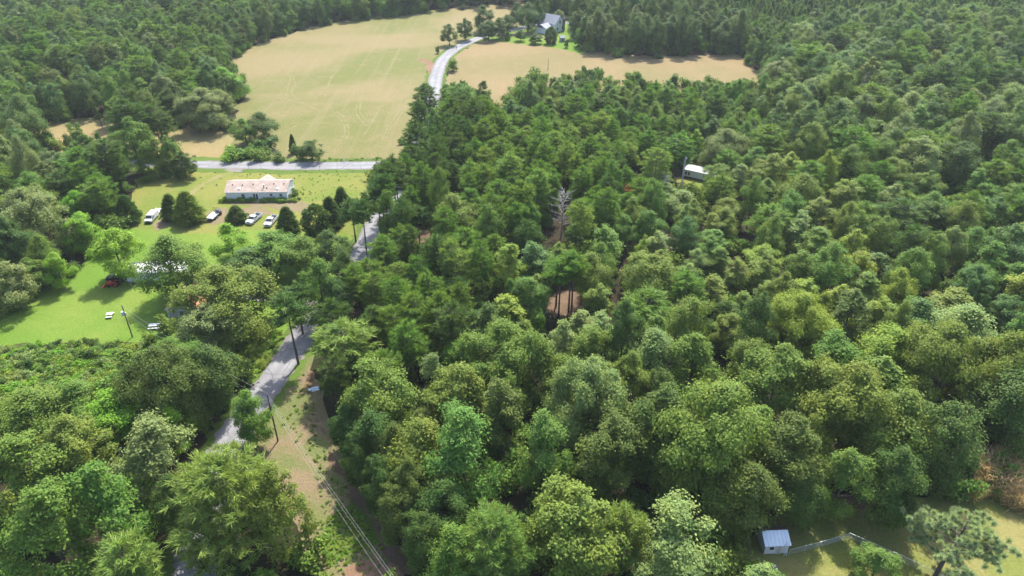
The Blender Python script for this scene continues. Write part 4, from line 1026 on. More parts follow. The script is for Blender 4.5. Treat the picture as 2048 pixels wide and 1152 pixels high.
scatter('bramble_thicket', items, us, 'bramble thicket below the left lawn', 'thicket')
# low weeds on verges, strip and meadow
items = []
us = shapes([('bush', 0), ('bush', 3)], ['bright green', 'yellow green', 'yellow green', 'pale green'])
WEED = [([(555, 850), (600, 745), (626, 760), (634, 860), (662, 930), (720, 1010), (790, 1150), (645, 1150), (640, 980), (600, 890)], 260, 0.07, 0.2), ([(655, 1035), (700, 1010), (740, 1050), (740, 1095), (690, 1128), (645, 1140)], 220, 0.10, 0.22),
        ([(400, 345), (770, 342), (740, 380), (700, 440), (590, 405), (600, 370), (450, 370), (400, 380)], 160, 0.08, 0.16), ([(480, 690), (560, 660), (575, 690), (520, 760), (490, 765)], 70, 0.3, 0.55),
        ([(440, 404), (590, 404), (600, 396), (586, 402), (440, 402)], 60, 0.3, 0.6), ([(0, 600), (75, 574), (70, 600), (0, 640)], 80, 0.2, 0.4), ([(560, 318), (785, 316), (785, 322), (560, 323)], 60, 0.12, 0.28)]
for poly, n, a, b in WEED:
    us_, vs_ = [p[0] for p in poly], [p[1] for p in poly]
    k = 0
    for _ in range(n * 20):
        if k >= n: break
        u, v = ur.uniform(min(us_), max(us_)), ur.uniform(min(vs_), max(vs_))
        if not inpoly(u, v, poly): continue
        p = at(u, v)
        if ((ROADNP - np.array([p.x, p.y])) ** 2).sum(1).min() < 11: continue
        s = ur.uniform(a, b); k += 1
        items.append((p.x, p.y, 0, ur.uniform(0, 6.28), s, s * ur.uniform(0.6, 1.1), int(ur.integers(len(us)))))
scatter('weeds', items, us, 'low weeds and tufts on the verges, strip and meadow', 'weeds')
#TAIL
# ------------------------------------------------------------------ special plants
def make_dead_tree():
    rng = random.Random(3)
    root = empty('dead_tree', at(1122, 474), 0.4, 'bare grey dead tree with fine upswept branches among the pines', 'tree')
    mb = MB(); H = 13.5
    ax = lambda z: Vector((0.5 * z / H, 0.0, z))
    mb.tube([ax(z) for z in (-0.2, 3, 6, 9, 11.5, H)], [0.2, 0.17, 0.14, 0.1, 0.06, 0.02], 7)
    mb.build('trunk', M['dead_wood'], root)
    for i in range(34):
        z = 3.5 + 9.6 * (i / 34) ** 0.9
        a = i * 2.4 + rng.uniform(-.9, .9)
        L = (3.7 - 0.24 * max(0, z - 6)) * rng.uniform(0.35, 1.2) * (0.55 if z < 6 else 1)
        d = Vector((math.cos(a), math.sin(a), 0))
        s = ax(z); e = s + d * L + Vector((0, 0, L * rng.uniform(0.05, 0.75)))
        b = MB()
        b.tube([s, s.lerp(e, 0.5) - Vector((0, 0, 0.12)), e], [0.09, 0.065, 0.03], 5, cap=False)
        for k in range(9):
            q = s.lerp(e, rng.uniform(0.35, 0.95))
            dd = (d + Vector((rng.uniform(-.9, .9), rng.uniform(-.9, .9), rng.uniform(0.1, 0.7)))).normalized() * rng.uniform(0.5, 1.3)
            b.tube([q, q + dd * 0.6, q + dd + Vector((0, 0, 0.1))], [0.045, 0.034, 0.016], 4, cap=False)
        b.build('branch', M['dead_wood'], root)
make_dead_tree()
def small_dead(u, v, h, lab):
    rng = random.Random(int(u))
    root = empty('dead_tree', at(u, v), rng.uniform(0, 6), lab, 'tree')
    mb = MB()
    mb.tube([(0, 0, -0.2), (0.1, 0, h * .5), (0.3, 0, h)], [0.14, 0.1, 0.02], 6); mb.build('trunk', M['dead_wood'], root)
    b = MB()
    for i in range(40):
        z = h * rng.uniform(0.35, 0.98); a = rng.uniform(0, 6.28); L = rng.uniform(0.8, 2.4) * (1.25 - z / h * .6)
        s = Vector((0.3 * z / h, 0, z)); e = s + Vector((math.cos(a) * L, math.sin(a) * L, L * rng.uniform(.3, .8)))
        b.tube([s, s.lerp(e, .5), e], [0.04, 0.03, 0.012], 4, cap=False)
        for k in range(3):
            q = s.lerp(e, rng.uniform(.4, 1)); b.tube([q, q + Vector((rng.uniform(-.6, .6), rng.uniform(-.6, .6), rng.uniform(.1, .6)))], [0.02, 0.008], 4, cap=False)
    b.build('branches', M['dead_wood'], root)['kind'] = 'stuff'
small_dead(1326, 425, 11, 'grey leafless tree left of the lattice mast')
small_dead(1715, 225, 15, 'grey leafless crown in the wood at the upper right')
small_dead(1900, 150, 15, 'grey leafless crown high in the wood at the upper right, farther back')

def lone_pine():
    """open crown of round needle tufts on visible limbs"""
    rng = np.random.default_rng(77)
    p = at(1862, 1168)
    root = empty('pine_tree', at(1868, 1156), 0.0, 'lone open-crowned pine with tufted blue-green needles in the yard', 'tree')
    mb = MB(); TC = []
    mb.tube([(0, 0, -0.2), (0.15, 0, 3), (0.45, 0.1, 5.5), (0.9, 0.2, 8.0), (1.0, 0.2, 10.3)], [0.3, 0.25, 0.19, 0.11, 0.03], 8)
    for i in range(21):
        t = i / 20
        z = 3.6 + 6.2 * t
        a = i * 2.4 + rng.normal(0, .3); L = (5.2 * math.sin(math.pi * (0.24 + 0.72 * t)) + 0.5) * rng.uniform(.8, 1.1)
        s = np.array([0.15 + 0.1 * z * 0.9, 0.1, z]); d = np.array([math.cos(a), math.sin(a), 0])
        e = s + d * L + np.array([0, 0, L * rng.uniform(0.05, .35)])
        m = (s + e) / 2 - np.array([0, 0, .25])
        mb.tube([s, m, e], [0.09, 0.065, 0.03], 5, cap=False)
        for k in range(int(3 + L * 2.3)):
            q = m + (e - m) * rng.uniform(-.1, 1.08) + rng.normal(size=3) * np.array([.75, .75, .3])
            TC.append(q); mb.tube([m + (e - m) * .5, q], [0.03, 0.012], 4, cap=False)
    TC = np.array(TC); n, nd = len(TC), 170
    D = unit(rng.normal(size=(n * nd, 3)) + np.array([0, 0, 0.55]))
    P = np.repeat(TC, nd, 0) + D * 0.10
    V, F = needles(P, D, 0.42, 0.045, rng)
    link('trunk', mb_mesh(mb, 'trunk', M['bark']), root)
    c = link('crown', mesh_np('crown', V, F, [M['needle']]), root); c.color = (0.30, 0.38, 0.19, 1); root.scale = (1.1, 1.1, 1.12)
lone_pine()
def dry_brush(u, v, h, w, lab, s):
    rng = np.random.default_rng(s)
    p = at(u, v)
    root = empty('dry_brush', p, 0, lab, 'shrub', 'dry brush at the right edge of the yard')
    n = 1500
    a = rng.uniform(0, 6.28, n); r = np.sqrt(rng.uniform(0, 1, n)) * w
    P = np.stack([r * np.cos(a), r * np.sin(a), rng.uniform(0, .75, n) * h], 1)
    D = unit(np.stack([np.cos(a) * .6, np.sin(a) * .6, np.full(n, .8)], 1) + rng.normal(size=(n, 3)) * .45)
    V, F = needles(P, D, 1.15, 0.05, rng)
    c = link('stems', mesh_np('stems', V, F, [M['needle']]), root); c.color = (0.52, 0.38, 0.21, 1); c['kind'] = 'stuff'
for i, (u, v, h, w, lab) in enumerate([(1985, 975, 6.5, 3.4, 'tall straw-coloured dry brush at the yard corner'), (2020, 1000, 4, 2.6, 'straw-coloured dry brush at the right picture edge'), (1935, 985, 3.2, 2.2, 'low brown dry brush left of the tall one'), (2020, 955, 6.5, 3.4, 'brown dry brush behind the tall straw-coloured one'), (2045, 1010, 3.5, 2.2, 'low straw brush at the very edge'), (1960, 945, 5, 3.0, 'hindmost brown brush against the dark wood'), (2035, 925, 6, 3.4, 'tall pale brush at the picture edge under the oak')]):
    dry_brush(u, v, h, w, lab, 500 + i)

# ------------------------------------------------------------------ buildings
def facing(p0, p1):
    d = p1 - p0
    return math.atan2(d.y, d.x)
def framed(name, x0, x1, z0, z1, y, parent, frame, pane, mull=False, t=0.07):
    """window or door on a wall at y (front looks to -y): frame proud of the wall, pane inside it"""
    m = MB()
    m.box(x0 - t, x0, y - .06, y - .003, z0 - t, z1 + t); m.box(x1, x1 + t, y - .06, y - .003, z0 - t, z1 + t)
    m.box(x0, x1, y - .06, y - .003, z1, z1 + t); m.box(x0, x1, y - .075, y - .003, z0 - t, z0)
    if mull: m.box(x0, x1, y - .05, y - .003, (z0 + z1) / 2 - .03, (z0 + z1) / 2 + .03)
    f = m.build(name, frame, parent)
    MB().box(x0, x1, y - .03, y - .004, z0, z1).build('pane', pane, f)
    return f
def gable_shell(root, L, W, wh, rh, wall, roof, over=0.25, wall_name='wall', th=0.12):
    """long axis along x, front wall at y=0, back at y=W"""
    m = MB(); m.add([(0, 0, 0), (L, 0, 0), (L, W, 0), (0, W, 0), (0, 0, wh), (L, 0, wh), (L, W, wh), (0, W, wh), (0, W / 2, wh + rh), (L, W / 2, wh + rh)],
                    [(0, 1, 5, 4), (2, 3, 7, 6), (1, 2, 6, 9, 5), (3, 0, 4, 8, 7), (3, 2, 1, 0)])
    m.build(wall_name, wall, root)
    sl = rh / (W / 2)
    r = MB()
    for sgn in (0, 1):
        y0, y1 = (-over, W / 2) if sgn == 0 else (W + over, W / 2)
        z0, z1 = wh - over * sl + .02, wh + rh + .02
        vs = [(-over, y0, z0), (L + over, y0, z0), (L + over, y1, z1), (-over, y1, z1)]
        vs += [(x, y, z + th) for x, y, z in vs]
        r.add(vs, [(3, 2, 1, 0), (4, 5, 6, 7), (0, 1, 5, 4), (1, 2, 6, 5), (3, 0, 4, 7)])
    ro = r.build('roof', roof, root)
    for y, s in ((-over, 1), (W + over, -1)):
        z = wh - over * sl
        MB().box(-over, L + over, y - .03 if s > 0 else y + .003, y - .003 if s > 0 else y + .03, z - .06, z + .15).build('gutter', M['white_paint'], root)
    return ro
# double-wide home above the trucks
A, B_ = at(454.5, 402), at(576, 400.5)
hz = facing(A, B_)
home = empty('mobile_home', A, hz, 'white double-wide mobile home with a faded pinkish roof on the meadow', 'house')
HL, HW, WH, RH = (B_ - A).length, 8.4, 2.75, 1.55
ro = gable_shell(home, HL, HW, WH, RH, M['white_siding'], M['pink_roof'], 0.3)
# rear entry gable: a cross gable rising at the back slope
m = MB(); gx = HL * 0.585; gw = 1.9; gz = WH + RH + .10
m.add([(gx - gw, HW / 2 + .1, WH + RH + .05), (gx + gw, HW / 2 + .1, WH + RH + .05), (gx, HW / 2 + .1, gz), (gx - gw - .6, HW + .5, WH - .1), (gx + gw + .6, HW + .5, WH - .1), (gx, HW + .5, gz)],
      [(0, 2, 5, 3), (2, 1, 4, 5), (0, 1, 2), (3, 5, 4)])
m.build('cross_gable', M['pink_roof'], home)
MB().box(-.02, HL + .02, -.03, -.004, 0.0, .55).build('skirting', M['white_paint'], home)
for i in range(1, 16):
    pass
sid = MB()
for k in range(8):
    sid.box(.02, HL - .02, -.022, -.004, .62 + k * .265, .62 + k * .265 + .03)
sid.build('siding_boards', M['white_siding'], home)['kind'] = 'stuff'
for x, w, z0, z1, mu in ((4.55, .9, .75, 2.05, True), (12.9, .75, 1.35, 2.1, True), (15.75, .75, 1.3, 2.05, True)):
    framed('window', x * HL / 18, x * HL / 18 + w, z0, z1, 0, home, M['white_paint'], M['glass'], mu)
for x in (8.0, 8.75):
    d = framed('door', x * HL / 18, x * HL / 18 + .55, .35, 2.1, 0, home, M['white_paint'], M['glass'], False, .10)
def slope_z(y): return WH + .14 + RH * (y / (HW / 2))
for x, y in ((3.9, 1.0), (15.2, .85)):
    s = MB(); z = slope_z(y); xx = x * HL / 18
    s.add([(xx - .4, y - .4, z - .12), (xx + .4, y - .4, z - .12), (xx + .4, y + .4, z + .18), (xx - .4, y + .4, z + .18), (xx - .28, y - .28, z + .14), (xx + .28, y - .28, z + .14), (xx + .28, y + .28, z + .36), (xx - .28, y + .28, z + .36)],
          [(0, 1, 5, 4), (1, 2, 6, 5), (2, 3, 7, 6), (3, 0, 4, 7), (4, 5, 6, 7)])
    s.build('skylight', M['white_paint'], home)
for x, y in ((1.6, 2.6), (4.6, 2.4), (7.7, 2.7), (12.0, 1.2), (13.8, 2.8), (16.8, 2.7)):
    z = slope_z(y); xx = x * HL / 18
    MB().box(xx - .16, xx + .16, y - .16, y + .16, z - .1, z + .22).build('roof_vent', M['wood_dark'], home, .03)
z = slope_z(1.3); xx = 11.1 * HL / 18
MB().tube([(xx, 1.3, z - .2), (xx, 1.3, z + 1.0)], .12, 8).build('flue_pipe', M['wood_dark'], home)
MB().tube([(xx, 1.3, z + 1.0), (xx, 1.3, z + 1.08)], .24, 10).build('flue_cap', M['white_paint'], home)
st = MB(); st.box(8.0 * HL / 18 - .2, 9.3 * HL / 18 + .2, -1.1, -.05, 0, .32); st.build('steps', M['wood'], home)
# shrubs grown along its front and right end
for i, (x, y, k, lab) in enumerate([(3.9, -.9, .55, 'bush under the left window of the pink-roofed home'), (5.6, -.8, .42, 'low bush by the window of the pink-roofed home'), (7.2, -.9, .48, 'bush left of the door of the pink-roofed home'), (HL + 1.0, 1.6, .6, 'bush at the right end of the pink-roofed home'), (HL + 1.2, 4.0, .7, 'taller bush at the right end of the pink-roofed home'), (HL + .8, .2, .4, 'low bush at the right corner of the pink-roofed home'), (-.7, .5, .4, 'bush at the left corner of the pink-roofed home'), (10.5, -.6, .22, 'weedy tuft right of the door of the pink-roofed home'), (15.5, -.6, .22, 'weedy tuft by the right window of the pink-roofed home')]):
    w = Matrix.Rotation(hz, 3, 'Z') @ Vector((x, y, 0)) + A
    o = empty('shrub', w, i * 1.3, lab, 'shrub', 'shrubs round the pink-roofed home')
    o.scale = (k, k, k)
    a, b = PROTO['bush'][2][i % 4]; link('stem', a, o); q = link('crown', b, o); q.color = LEAF_COL('dark green' if i % 2 else 'mid green')

# long white home on the lawn behind the yard trees
A, B_ = at(256, 566), at(366, 562)
hz = facing(A, B_)
wh = empty('mobile_home', A, hz, 'long white mobile home with a white roof half hidden by the tall lawn tree', 'house')
L2 = (B_ - A).length
gable_shell(wh, L2, 5.0, 2.6, .45, M['white_siding'], M['white_roof'], .15)
for x, w_ in ((1.0, 1.3), (5.6, .9), (9.0, 1.0)):
    framed('window', x, x + w_, 1.2, 2.1, 0, wh, M['white_paint'], M['glass'], True)
framed('door', 7.2, 8.05, .45, 2.3, 0, wh, M['white_paint'], M['white_siding'])
MB().box(-.01, L2 + .01, -.02, -.004, 0, .4).build('skirting', M['grey_paint'], wh)
u_ = MB().box(1.2, 2.6, -.95, -.25, 0, .8).build('air_conditioner', M['grey_paint'], wh, .04)
MB().box(1.35, 2.45, -.99, -.955, .12, .68).build('grille', M['black'], u_)

# orange-roofed house under the oak: gable end to the viewer, ridge going back to the right
A = at(339, 638)
bd = at(374, 592) - at(344, 625)
hz = math.atan2(bd.y, bd.x) - math.pi / 2 + 0.10
oh = empty('house', A, hz, 'grey-walled house with an orange shingle roof under the broad oak', 'house')
sub = MB(); W3, D3, H3, R3 = 7.6, 11.0, 2.7, 1.9
sub.add([(0, 0, 0), (W3, 0, 0), (W3, D3, 0), (0, D3, 0), (0, 0, H3), (W3, 0, H3), (W3, D3, H3), (0, D3, H3), (W3 / 2, 0, H3 + R3), (W3 / 2, D3, H3 + R3)], [(0, 1, 5, 8, 4), (2, 3, 7, 9, 6), (1, 2, 6, 5), (3, 0, 4, 7), (3, 2, 1, 0)])
sub.build('wall', M['grey_siding'], oh)
r = MB()
for s in (0, 1):
    x0, x1 = (-.35, W3 / 2) if s == 0 else (W3 + .35, W3 / 2)
    z0, z1 = H3 - .35 * R3 / (W3 / 2) + .02, H3 + R3 + .02
    vs = [(x0, -.3, z0), (x0, D3 + .3, z0), (x1, D3 + .3, z1), (x1, -.3, z1)]
    vs += [(x, y, z + .12) for x, y, z in vs]
    r.add(vs, [(0, 1, 2, 3), (4, 5, 6, 7), (0, 1, 5, 4), (1, 2, 6, 5), (3, 0, 4, 7)])
r.build('roof', M['orange_roof'], oh)
for x in (-.03, W3 - .13):
    MB().box(x, x + .16, -.03, -.004, 0, H3).build('corner_board', M['white_paint'], oh)
tr = MB()
for s in (0, 1):
    x0, x1 = (-.35, W3 / 2) if s == 0 else (W3 + .35, W3 / 2)
    z0, z1 = H3 - .33, H3 + R3
    tr.add([(x0, -.34, z0), (x1, -.34, z1), (x1, -.34, z1 + .2), (x0, -.34, z0 + .2), (x0, -.302, z0), (x1, -.302, z1), (x1, -.302, z1 + .2), (x0, -.302, z0 + .2)], [(0, 1, 2, 3), (0, 4, 5, 1), (3, 2, 6, 7), (0, 3, 7, 4), (1, 5, 6, 2)])
tr.build('gable_trim', M['white_paint'], oh)
framed('window', 2.6, 3.5, 1.0, 2.1, 0, oh, M['white_paint'], M['glass'], True)
framed('door', 4.6, 5.5, .1, 2.1, 0, oh, M['white_paint'], M['white_siding'])

# far grey-roofed house
A, B_ = at(1110, 66), at(1128, 61)
hz = facing(A, B_)
fh = empty('house', A, hz, 'far white house with steep grey roofs beside the dark wood', 'house')
m = MB(); W4, D4, H4, R4 = 8.0, 12.0, 4.4, 3.6
m.add([(0, 0, 0), (W4, 0, 0), (W4, D4, 0), (0, D4, 0), (0, 0, H4), (W4, 0, H4), (W4, D4, H4), (0, D4, H4), (W4 / 2, 0, H4 + R4), (W4 / 2, D4, H4 + R4)], [(0, 1, 5, 8, 4), (2, 3, 7, 9, 6), (1, 2, 6, 5), (3, 0, 4, 7), (3, 2, 1, 0)])
m.build('wall', M['white_siding'], fh)
r = MB()
for s in (0, 1):
    x0, x1 = (-.4, W4 / 2) if s == 0 else (W4 + .4, W4 / 2)
    z0, z1 = H4 - .4 * R4 / (W4 / 2) + .02, H4 + R4 + .02
    vs = [(x0, -.35, z0), (x0, D4 + .35, z0), (x1, D4 + .35, z1), (x1, -.35, z1)]
    vs += [(x, y, z + .14) for x, y, z in vs]
    r.add(vs, [(0, 1, 2, 3), (4, 5, 6, 7), (0, 1, 5, 4), (1, 2, 6, 5), (3, 0, 4, 7)])
r.build('roof', M['grey_roof'], fh)
m = MB(); m.box(-6.0, -.004, 1.5, 8.5, 0, 2.9); w_ = m.build('wing', M['white_siding'], fh)
m = MB(); vs = [(-6.4, 1.1, 2.85), (-.01, 1.1, 2.85), (-.01, 5, 4.5), (-6.4, 5, 4.5), (-.01, 8.9, 2.85), (-6.4, 8.9, 2.85)]
m.add(vs + [(x, y, z + .14) for x, y, z in vs], [(0, 1, 2, 3), (3, 2, 4, 5), (6, 7, 8, 9), (9, 8, 10, 11), (0, 1, 7, 6), (0, 3, 9, 6), (3, 5, 11, 9), (5, 4, 10, 11)])
m.build('wing_roof', M['grey_roof'], fh)
for x, z0, z1 in ((1.2, 1.0, 2.4), (5.6, 1.0, 2.4), (3.4, 4.2, 5.6)):
    framed('window', x, x + 1.1, z0, z1, 0, fh, M['white_paint'], M['glass'], True)
for x in (-5.0, -3.2):
    framed('window', x, x + 1.0, 1.0, 2.1, 1.5, fh, M['white_paint'], M['glass'], True)
MB().box(6.2, 7.0, -1.0, -.02, 0, 6.5).build('chimney', M['brown_roof'], fh)

def small_shed(root, w, d, h, rh, wall, roof, door):
    gable_shell(root, w, d, h, rh, wall, roof, .15)
    framed('door', w * .35, w * .35 + .9, .1, 1.9, 0, root, M['white_paint'], door)
A = at(1120, 84)
gs = empty('garden_shed', A, 0.1, 'small grey shed on the far house lawn', 'shed')
small_shed(gs, 2.6, 2.4, 2.0, .7, M['grey_siding'], M['grey_roof'], M['wood_dark'])
A = at(1325, 441)
ws = empty('shed', A, 0.2, 'small white-roofed shed glimpsed between the tree tops', 'shed')
small_shed(ws, 2.4, 2.4, 2.3, .5, M['white_siding'], M['white_roof'], M['white_paint'])

# far single-wide trailer home
A, B_ = at(1366.5, 354), at(1434, 369)
hz = facing(A, B_)
fl = empty('trailer_home', A, hz, 'far pale trailer home with a white roof by the lattice mast', 'house')
L5 = (B_ - A).length
gable_shell(fl, L5, 4.4, 2.5, .35, M['white_siding'], M['shaded_roof'], .1)
for x in (.35, 1.35):
    framed('window', x, x + .7, 1.05, 2.0, 0, fl, M['white_paint'], M['glass'])
for x in (6.0, 9.0):
    framed('window', x, x + .9, 1.1, 2.0, 0, fl, M['white_paint'], M['glass'], True)
MB().box(.05, L5 - .05, -.02, -.004, 0, .5).build('skirting', M['wood_dark'], fl)
bt = MB()
for k in range(5): bt.box(.02, L5 - .02, -.02, -.004, .62 + .36 * k, .65 + .36 * k)
bt.build('siding_boards', M['white_paint'], fl)['kind'] = 'stuff'

# shed in the yard, lower right
A, B_ = at(1527, 1108), at(1574, 1106)
hz = facing(A, B_)
sh = empty('shed', A, hz, 'wooden shed with a pale metal roof where the chain-link fence starts', 'shed')
W6 = (B_ - A).length; D6 = 2.9; H6 = 2.0; R6 = .85
m = MB(); m.add([(0, 0, 0), (W6, 0, 0), (W6, D6, 0), (0, D6, 0), (0, 0, H6), (W6, 0, H6), (W6, D6, H6), (0, D6, H6), (0, D6 * .62, H6 + R6), (W6, D6 * .62, H6 + R6)], [(0, 1, 5, 4), (2, 3, 7, 6), (1, 2, 6, 9, 5), (3, 0, 4, 8, 7), (3, 2, 1, 0)])
m.build('wall', M['white_siding'], sh)
n_pan = 7
for k in range(n_pan):
    x0, x1 = -.2 + (W6 + .4) * k / n_pan + .012, -.2 + (W6 + .4) * (k + 1) / n_pan - .012
    vs = [(x0, -.25, H6 - .10), (x1, -.25, H6 - .10), (x1, D6 * .62, H6 + R6 + .03), (x0, D6 * .62, H6 + R6 + .03)]
    q = MB(); q.add(vs + [(x, y, z + .05) for x, y, z in vs], [(3, 2, 1, 0), (4, 5, 6, 7), (0, 1, 5, 4), (1, 2, 6, 5), (2, 3, 7, 6), (3, 0, 4, 7)])
    q.build('roof_panel', M['metal_roof'], sh)
vs = [(-.2, D6 * .62 + .01, H6 + R6), (W6 + .2, D6 * .62 + .01, H6 + R6), (W6 + .2, D6 + .3, H6 - .05), (-.2, D6 + .3, H6 - .05)]
q = MB(); q.add(vs + [(x, y, z + .06) for x, y, z in vs], [(3, 2, 1, 0), (4, 5, 6, 7), (0, 1, 5, 4), (1, 2, 6, 5), (2, 3, 7, 6), (3, 0, 4, 7)]); q.build('back_roof', M['brown_roof'], sh)
framed('window', .7, 1.35, .9, 1.55, 0, sh, M['white_paint'], M['glass'])
framed('door', 1.75, 2.45, .05, 1.75, 0, sh, M['white_paint'], M['wood'])
for k in range(9):
    MB().box(.04 + k * W6 / 9, .07 + k * W6 / 9, -.02, -.004, .02, H6 - .12).build('batten', M['wood'], sh)
ld = empty('ladder', A + Matrix.Rotation(hz, 3, 'Z') @ Vector((W6 * .80, -.55, 0)), hz, 'pale ladder leaning on the front of the metal-roofed shed', 'ladder')
lean = lambda z: .5 * z / 2.9
for x in (0, .42):
    MB().tube([(x, lean(0), 0), (x, lean(2.9) - .12, 2.9)], .035, 6).build('rail', M['white_paint'], ld)
for k in range(8):
    z = .25 + k * .33
    MB().tube([(0, lean(z) * .78, z), (.42, lean(z) * .78, z)], .022, 5).build('rung', M['white_paint'], ld)
for i, (u, v) in enumerate(((1549, 1134), (1552, 1141))):
    bk = empty('bucket', at(u, v), 0, ('white bucket on the grass below the shed, upper one' if i == 0 else 'white bucket on the grass below the shed, lower one'), 'bucket')
    MB().tube([(0, 0, 0), (0, 0, .36)], [.14, .18], 12).build('pail', M['white_paint'], bk)
    MB().tube([(.18, 0, .34), (.13, 0, .48), (0, 0, .54), (-.13, 0, .48), (-.18, 0, .34)], .012, 5).build('handle', M['steel'], bk)
A = at(1568, 1246)
nb = empty('shed', A, 0.25, 'grey roof corner of a shed cut off by the bottom edge', 'shed')
small_shed(nb, 4.6, 4.2, 2.3, 1.3, M['grey_siding'], M['grey_roof'], M['wood_dark'])

# chain-link fence
fence = empty('chain_link_fence', at(1577, 1110), 0, 'grey chain-link fence turning a corner round the dry lawn', 'fence')
fp = [at(1577, 1110), at(1640, 1094), at(1697, 1077), at(1745, 1098), at(1800, 1122), at(1862, 1152), at(1930, 1186)]
f0 = fence.location.copy()
mesh_mb, rail = MB(), MB()
for i in range(len(fp) - 1):
    a, b = fp[i] - f0, fp[i + 1] - f0
    n = max(2, round((b - a).length / 2.4))
    for k in range(n):
        q = a.lerp(b, k / n)
        MB().tube([q, q + Vector((0, 0, 1.28))], .035, 6).build('post', M['steel'], fence)
    up = Vector((0, 0, 1.2))
    rail.tube([a + up, b + up], .03, 6)
    L = (b - a).length; s = .30; cnt = int(L / s)
    for k in range(-4, cnt):
        for sg in (0, 1):
            t0, t1 = max(0, k * s), min(L, k * s + 1.15)
            if t1 <= t0: continue
            z0 = (t0 - k * s); z1 = (t1 - k * s)
            p0 = a + (b - a) * (t0 / L); p1 = a + (b - a) * (t1 / L)
            z0, z1 = (z0, z1) if sg == 0 else (1.15 - z0, 1.15 - z1)
            mesh_mb.tube([p0 + Vector((0, 0, .03 + z0)), p1 + Vector((0, 0, .03 + z1))], .008, 3, cap=False)
rail.build('top_rail', M['steel'], fence)
mesh_mb.build('chain_link', M['steel'], fence)['kind'] = 'stuff'

# ------------------------------------------------------------------ vehicles
def wheels(root, xs, y, r, w=.24, rim=M['steel']):
    for x in xs:
        for s in (-1, 1):
            t = MB().tube([(x, s * y - w / 2, r), (x, s * y + w / 2, r)], r, 16).build('wheel', M['black'], root)
            MB().tube([(x, s * (y + w / 2) - .01, r), (x, s * (y + w / 2) + .012, r)], r * .6, 12).build('rim', rim, t)
def cab(root, prof, y, glass_prof, paint, side_prof, wind, rear):
    pass
def pickup(name, loc, rz, label, paint, cat='pickup truck', bed_fill=None, crew=True):
    """nose to +x, 5.8 m"""
    o = empty(name, loc, rz, label, cat)
    b = MB()
    hw = .98
    b.prism([(2.88, .45), (2.92, .72), (2.86, 1.02), (1.55, 1.12), (1.45, .5)], -hw, hw)                 # hood
    b.box(-.35 if crew else .15, 1.46, -hw, hw, .42, 1.12)                                               # cab lower
    b.build('body', paint, o, .05)
    g = MB(); x0 = -.35 if crew else .15
    yb, yt = hw - .03, hw - .2
    def ring(x, z, y): return [(x, -y, z), (x, y, z)]
    c = MB()
    c.add(ring(1.52, 1.10, yb) + ring(.78, 1.72, yt) + ring(x0 + .12, 1.74, yt) + ring(x0, 1.10, yb), [(0, 1, 3, 2), (2, 3, 5, 4), (4, 5, 7, 6), (0, 2, 4, 6), (1, 7, 5, 3)])
    c.build('cab', paint, o, .03)
    def quad(name, p, mat): 
        m = MB(); m.add(p, [(0, 1, 2, 3)]); return m.build(name, mat, o)
    def lerp3(a, b, t): return tuple(a[i] + (b[i] - a[i]) * t for i in range(3))
    e = .015
    quad('windscreen', [(1.47 + e, -yb + .08, 1.15 + e), (1.47 + e, yb - .08, 1.15 + e), (.84 + e, yt - .05, 1.675 + e), (.84 + e, -yt + .05, 1.675 + e)], M['glass'])
    quad('rear_window', [(x0 + .01 - e, -yb + .12, 1.2), (x0 + .01 - e, yb - .12, 1.2), (x0 + .10 - e, yt - .06, 1.66), (x0 + .10 - e, -yt + .06, 1.66)], M['glass'])
    for s in (-1, 1):
        f = lambda z: s * (yb + (yt - yb) * (z - 1.1) / .63 + .012)
        quad('side_window', [(1.28, f(1.17), 1.17), (.5, f(1.17), 1.17), (.5, f(1.66), 1.66), (.80, f(1.66), 1.66)], M['glass'])
        if crew: quad('side_window', [(.40, f(1.17), 1.17), (x0 + .12, f(1.17), 1.17), (x0 + .2, f(1.66), 1.66), (.40, f(1.66), 1.66)], M['glass'])
        MB().box(1.18, 1.32, s * (hw + .02) - .02 if s > 0 else s * (hw + .22), s * (hw + .22) if s > 0 else s * (hw + .02) + .02, 1.12, 1.30).build('mirror', M['black'], o)
        MB().box(2.885, 2.935, s * .62 - .19, s * .62 + .19, .76, .96).build('headlight', M['lamp'], o)
        MB().box(-2.93, -2.885, s * .86 - .07, s * .86 + .07, .72, 1.0).build('tail_light', M['red_lens'], o)
    bed = MB(); bx0, bx1 = -2.88, x0 - .04
    bed.box(bx0, bx1, -hw, -hw + .09, .5, 1.12); bed.box(bx0, bx1, hw - .09, hw, .5, 1.12)
    bed.box(bx0, bx0 + .09, -hw + .09, hw - .09, .5, 1.10); bed.box(bx1 - .06, bx1, -hw + .09, hw - .09, .5, 1.12)
    bed.build('bed', paint, o, .02)
    MB().box(bx0 + .09, bx1 - .06, -hw + .09, hw - .09, .48, .62).build('bed_floor', M['black'], o)
    MB().box(2.90, 3.02, -.95, .95, .42, .66).build('bumper', M['steel'], o, .03)
    MB().box(-3.02, -2.90, -.95, .95, .42, .62).build('bumper', M['steel'], o, .03)
    MB().box(2.88, 2.945, -.40, .40, .70, 1.0).build('grille', M['black'], o)
    MB().box(-2.6, 2.6, -.7, .7, .28, .47).build('chassis', M['black'], o)
    wheels(o, (1.95, -1.75), .84, .39)
    return o
def place(front, rear, length):
    a, b = at(*front), at(*rear)
    mid = (a + b) / 2
    d = a - b
    return mid, math.atan2(d.y, d.x)
l, a = place((500, 449), (518, 434), 5.8)
pickup('pickup_truck', l, a, 'white pickup with an open dark bed beside the low rounded cedar', M['white_paint'])
l, a = place((536, 454), (550, 438), 5.8)
pickup('pickup_truck', l, a, 'white pickup partly behind the right-hand cedar', M['white_paint'])
